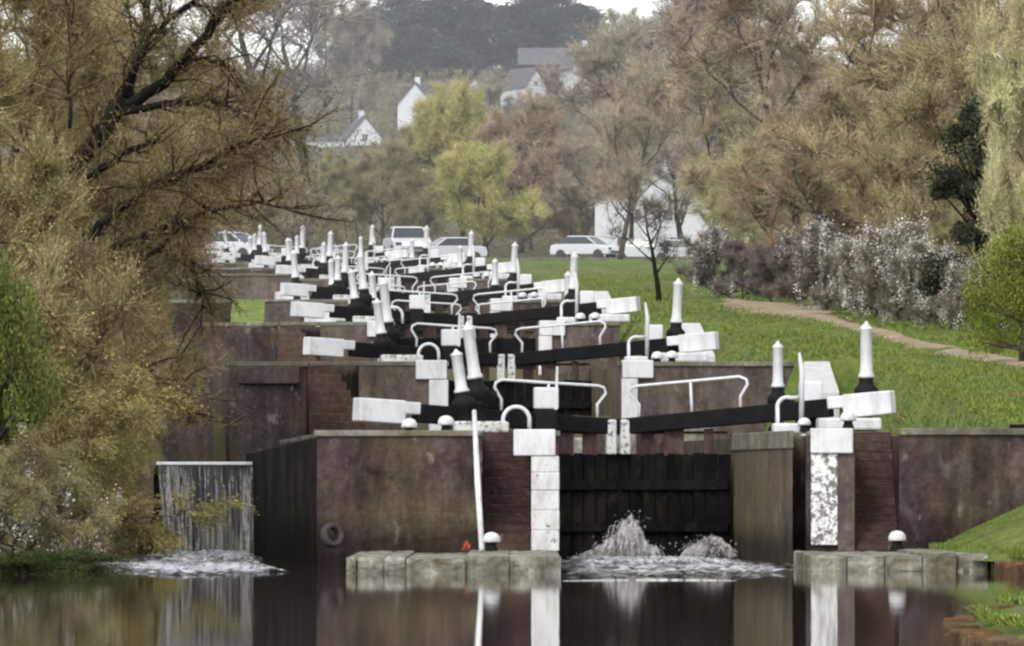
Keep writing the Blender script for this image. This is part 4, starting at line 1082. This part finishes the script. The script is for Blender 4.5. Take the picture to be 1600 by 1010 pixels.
# far left walls of bywash pounds
def side_wall(px0, px1, y0, y1, D, mat, label):
    t = thing('side_wall', (PX(px0,D), D, PZ(y1,D)), label, 'wall'); wx = PX(px1,D)-PX(px0,D); h = PZ(y0,D)-PZ(y1,D)
    m = MB(); m.box(0,wx,0,1.5,-1.5,h-.1); m.build('wall_face', M[mat], t); m = MB(); m.box(-.03,wx+.03,-.05,.7,h-.098,h); m.build('coping', M['coping'], t, bevel=.02)
side_wall(255,362,470,512,372,'wall_purple','purple side wall left of the lime green turf')
side_wall(414,470,468,510,374,'wall_conc2','brown side wall right of the lime green turf')
side_wall(300,462,428,466,420,'wall_conc','pale concrete side wall behind the lime green turf')
side_wall(235,330,585,720,262,'wall_conc2','mossy side wall half hidden by the shrubs behind the weir')

vm = bpy.data.materials.new('valley_mist'); vm.use_nodes = True; vn = vm.node_tree; vn.nodes.clear()
vo = vn.nodes.new('ShaderNodeOutputMaterial'); vs_ = vn.nodes.new('ShaderNodeVolumeScatter'); vs_.inputs['Density'].default_value = .00016
vs_.inputs['Color'].default_value = (.97,.97,.98,1); vn.links.new(vs_.outputs[0], vo.inputs['Volume'])
m = MB(); m.box(-900,900,300,2300,-5,260); mist = m.build('mist', vm); tag(mist, 'thin pale mist hanging over the valley', 'mist', kind='stuff')
sc.cycles.volume_bounces = 0
# ------------------------------------------------------------------ cars and houses
def car(loc, rot, label, s=1.0):
    t = thing('parked_car', loc, label, 'car', rotz=rot, group='white cars parked at the top of the flight'); t.scale = (s,s,s)
    # local: front toward -y
    m = MB(); prof_side = [(-2.1,.35),(-2.12,.62),(-1.95,.80),(-1.1,.98),(1.6,1.0),(2.0,.92),(2.1,.6),(2.05,.35)]
    def ext(pr, w0, w1=None):
        n = len(pr); w1 = w1 or [w0]*n; vs = [(-w_, y, z) for (y, z), w_ in zip(pr, w1)]+[(w_, y, z) for (y, z), w_ in zip(pr, w1)]
        fs = [tuple(range(n)), tuple(range(2*n-1, n-1, -1))]+[(i, n+i, n+(i+1)%n, (i+1)%n) for i in range(n)]
        return vs, fs
    m.add(*ext(prof_side, .88, [.82,.84,.86,.88,.88,.86,.84,.82])); m.build('body', M['car_white'], t, bevel=.05)
    m = MB(); m.add(*ext([(-1.15,.99),(-.45,1.42),(.9,1.44),(1.65,1.0)], .7, [.80,.64,.64,.80])); m.build('cabin_glass', M['glass'], t, bevel=.03)
    m = MB(); m.add(*ext([(-.50,1.43),(-.35,1.50),(.85,1.51),(1.0,1.44)], .6, [.66,.62,.62,.66])); m.build('roof', M['car_white'], t, bevel=.03)
    for sx in (-1,1):
        m = MB(); m.bar((sx*.81,-1.15,.99),(sx*.65,-.45,1.44),.06,.06); m.build('pillar', M['car_white'], t)
        m = MB(); m.box(sx*.66-.14,sx*.66+.14,-2.135,-2.05,.62,.76); m.build('headlight', M['glass'], t, bevel=.02)
        for y in (-1.35,1.3):
            m = MB(); v = [];
            for xx in (-.1,.1):
                for k in range(20): v.append((sx*.8+xx, y+.33*math.cos(k*math.pi/10), .33+.33*math.sin(k*math.pi/10)))
            m.add(v, [tuple(range(20)), tuple(range(39,19,-1))]+[(k,20+k,20+(k+1)%20,(k+1)%20) for k in range(20)]); m.build('wheel', M['rubber'], t)
    m = MB(); m.box(-.55,.55,-2.14,-2.06,.42,.56); m.build('grille', M['glass'], t)
    return t
def gz(px, D): return ground(PX(px,D), D)
def car_at(px, ybase, D, rot, label, s=1.0):
    p = W(px, ybase, D); z = ground(p.x, D)
    car((p.x, D, PZ(ybase, D)), rot, label, s)
    m = MB(); 
# parking apron at the crest: a real terrace the cars stand on
apz = PZ(408, 650)
m = MB(); m.prism([(PX(270,640),640),(PX(1120,640),640),(PX(1120,640)+6,696),(PX(270,640)-6,696)], apz-4, apz); tag(m.build('car_park', plain('gravel', (.14,.125,.105), .95, .4, 3)), kind='structure')
for px, D, rot, s, lab in [(362,650,55,1.25,'white car parked at the left end of the row above the locks'),(636,648,8,1.45,'white car facing down the flight, in the middle of the row'),
        (703,655,-70,1.1,'white car half hidden behind paddle stands right of the middle one'),(915,648,60,1.05,'white car parked left of the bare trunk'),
        (1005,655,80,1.0,'white car parked between bare trunk and small bare tree'),(1062,655,85,1.0,'white car parked below the white house, right of the small bare tree')]:
    car((PX(px,D), D, apz), R(rot), lab, s)

def house(px, ybase, D, wd, dp, hw, hr, label, rot=0, windows=(), chim=True, roofmat='roof', gable=True, name='white_house'):
    t = thing(name, (PX(px,D), D, PZ(ybase,D)), label, 'house', rotz=R(rot))
    m = MB(); a = wd/2
    m.add([(-a,0,-3),(a,0,-3),(a,0,hw),(0,0,hw+hr),(-a,0,hw),(-a,dp,-3),(a,dp,-3),(a,dp,hw),(0,dp,hw+hr),(-a,dp,hw)],
          [(0,1,2,3,4),(9,8,7,6,5),(1,6,7,2),(5,0,4,9)]) 
    m.build('wall', M['render_white'], t)
    m = MB()
    for sg in (-1,1):
        e = 1.12; m.add([(0,-.25,hw+hr+.05),(sg*a*e,-.25,hw-hr*.12),(sg*a*e,dp+.25,hw-hr*.12),(0,dp+.25,hw+hr+.05),(0,-.25,hw+hr+.25),(sg*a*e,-.25,hw-hr*.12+.2),(sg*a*e,dp+.25,hw-hr*.12+.2),(0,dp+.25,hw+hr+.25)],
            [(0,1,2,3),(4,7,6,5),(0,4,5,1),(1,5,6,2),(2,6,7,3)])
    rf = m.build('roof', M[roofmat], t)
    if chim: m = MB(); m.box(-.35,.35,dp*.35,dp*.35+.7,hw+hr-.5,hw+hr+.95); m.build('chimney', M['render_white' if roofmat == 'roof' else 'wall_conc'], rf, bevel=.03)
    for (x, z, ww, hh) in windows:
        m = MB(); m.box(x-ww/2,x+ww/2,-.06,.05,z,z+hh); f_ = m.build('window', M['render_white'], t)
        m = MB(); m.box(x-ww/2+.1,x-.05,-.09,.0,z+.1,z+hh-.1); m.box(x+.05,x+ww/2-.1,-.09,.0,z+.1,z+hh-.1); m.build('pane', M['glass'], f_)
    return t
house(1018, 405, 703, 8.2, 10, 4.0, 2.1, 'large white house behind the bare trees right of the locks', -14, [(-2,.4,1.1,1.2),(1.8,.4,1.1,1.2),(-1.2,2.6,1.0,1.0),(1.6,2.6,1.6,1.0)])
house(570, 228, 1290, 5.0, 9, .7, 3.0, 'steep white gabled house beside the long white wall on the hill', 8, [(0,.6,.8,1.0)])
house(648, 168, 1330, 4.6, 9, .5, 2.7, 'small white gabled house with a tall pinnacle chimney on the hill', -6, [])
house(743, 140, 1430, 1.8, 5, .6, 1.0, 'tiny white gable above the yellow willow', 0, [], chim=False)
house(837, 142, 1380, 3.2, 8, .6, 2.4, 'white gable left of the large grey roof on the hill', 25, [(0,.6,.7,.8)], chim=False)
house(922, 108, 1480, 5.2, 9, .3, 3.1, 'grey white gable at the right end of the long dark roof', 12, [(0,.6,.8,.9)])
# long white building, long dark roof
t = thing('long_building', (PX(450,1280),1280,PZ(236,1280)), 'long low white building left of the steep white gable', 'building')
m = MB(); m.box(0,7.2,0,5,-3,1.3); m.build('wall', M['render_white'], t)
m = MB(); m.add([(-.2,-.3,1.3),(7.4,-.3,1.3),(7.4,2.5,2.0),(-.2,2.5,2.0),(7.4,5.3,1.3),(-.2,5.3,1.3)], [(0,1,2,3),(3,2,4,5)]); m.build('roof', M['roof'], t)
t = thing('slate_roofed_house', (PX(812,1500),1500,PZ(112,1500)), 'house with a long dark slate roof below the evergreens', 'house')
m = MB(); m.box(0,9.4,0,7,-4,1.2); m.build('wall', M['wall_conc2'], t)
m = MB(); m.add([(-.3,-.4,1.0),(9.7,-.4,1.0),(9.7,3.5,3.7),(-.3,3.5,3.7),(9.7,7.4,1.0),(-.3,7.4,1.0)], [(0,1,2,3),(3,2,4,5)]); m.build('roof', M['roof'], t)
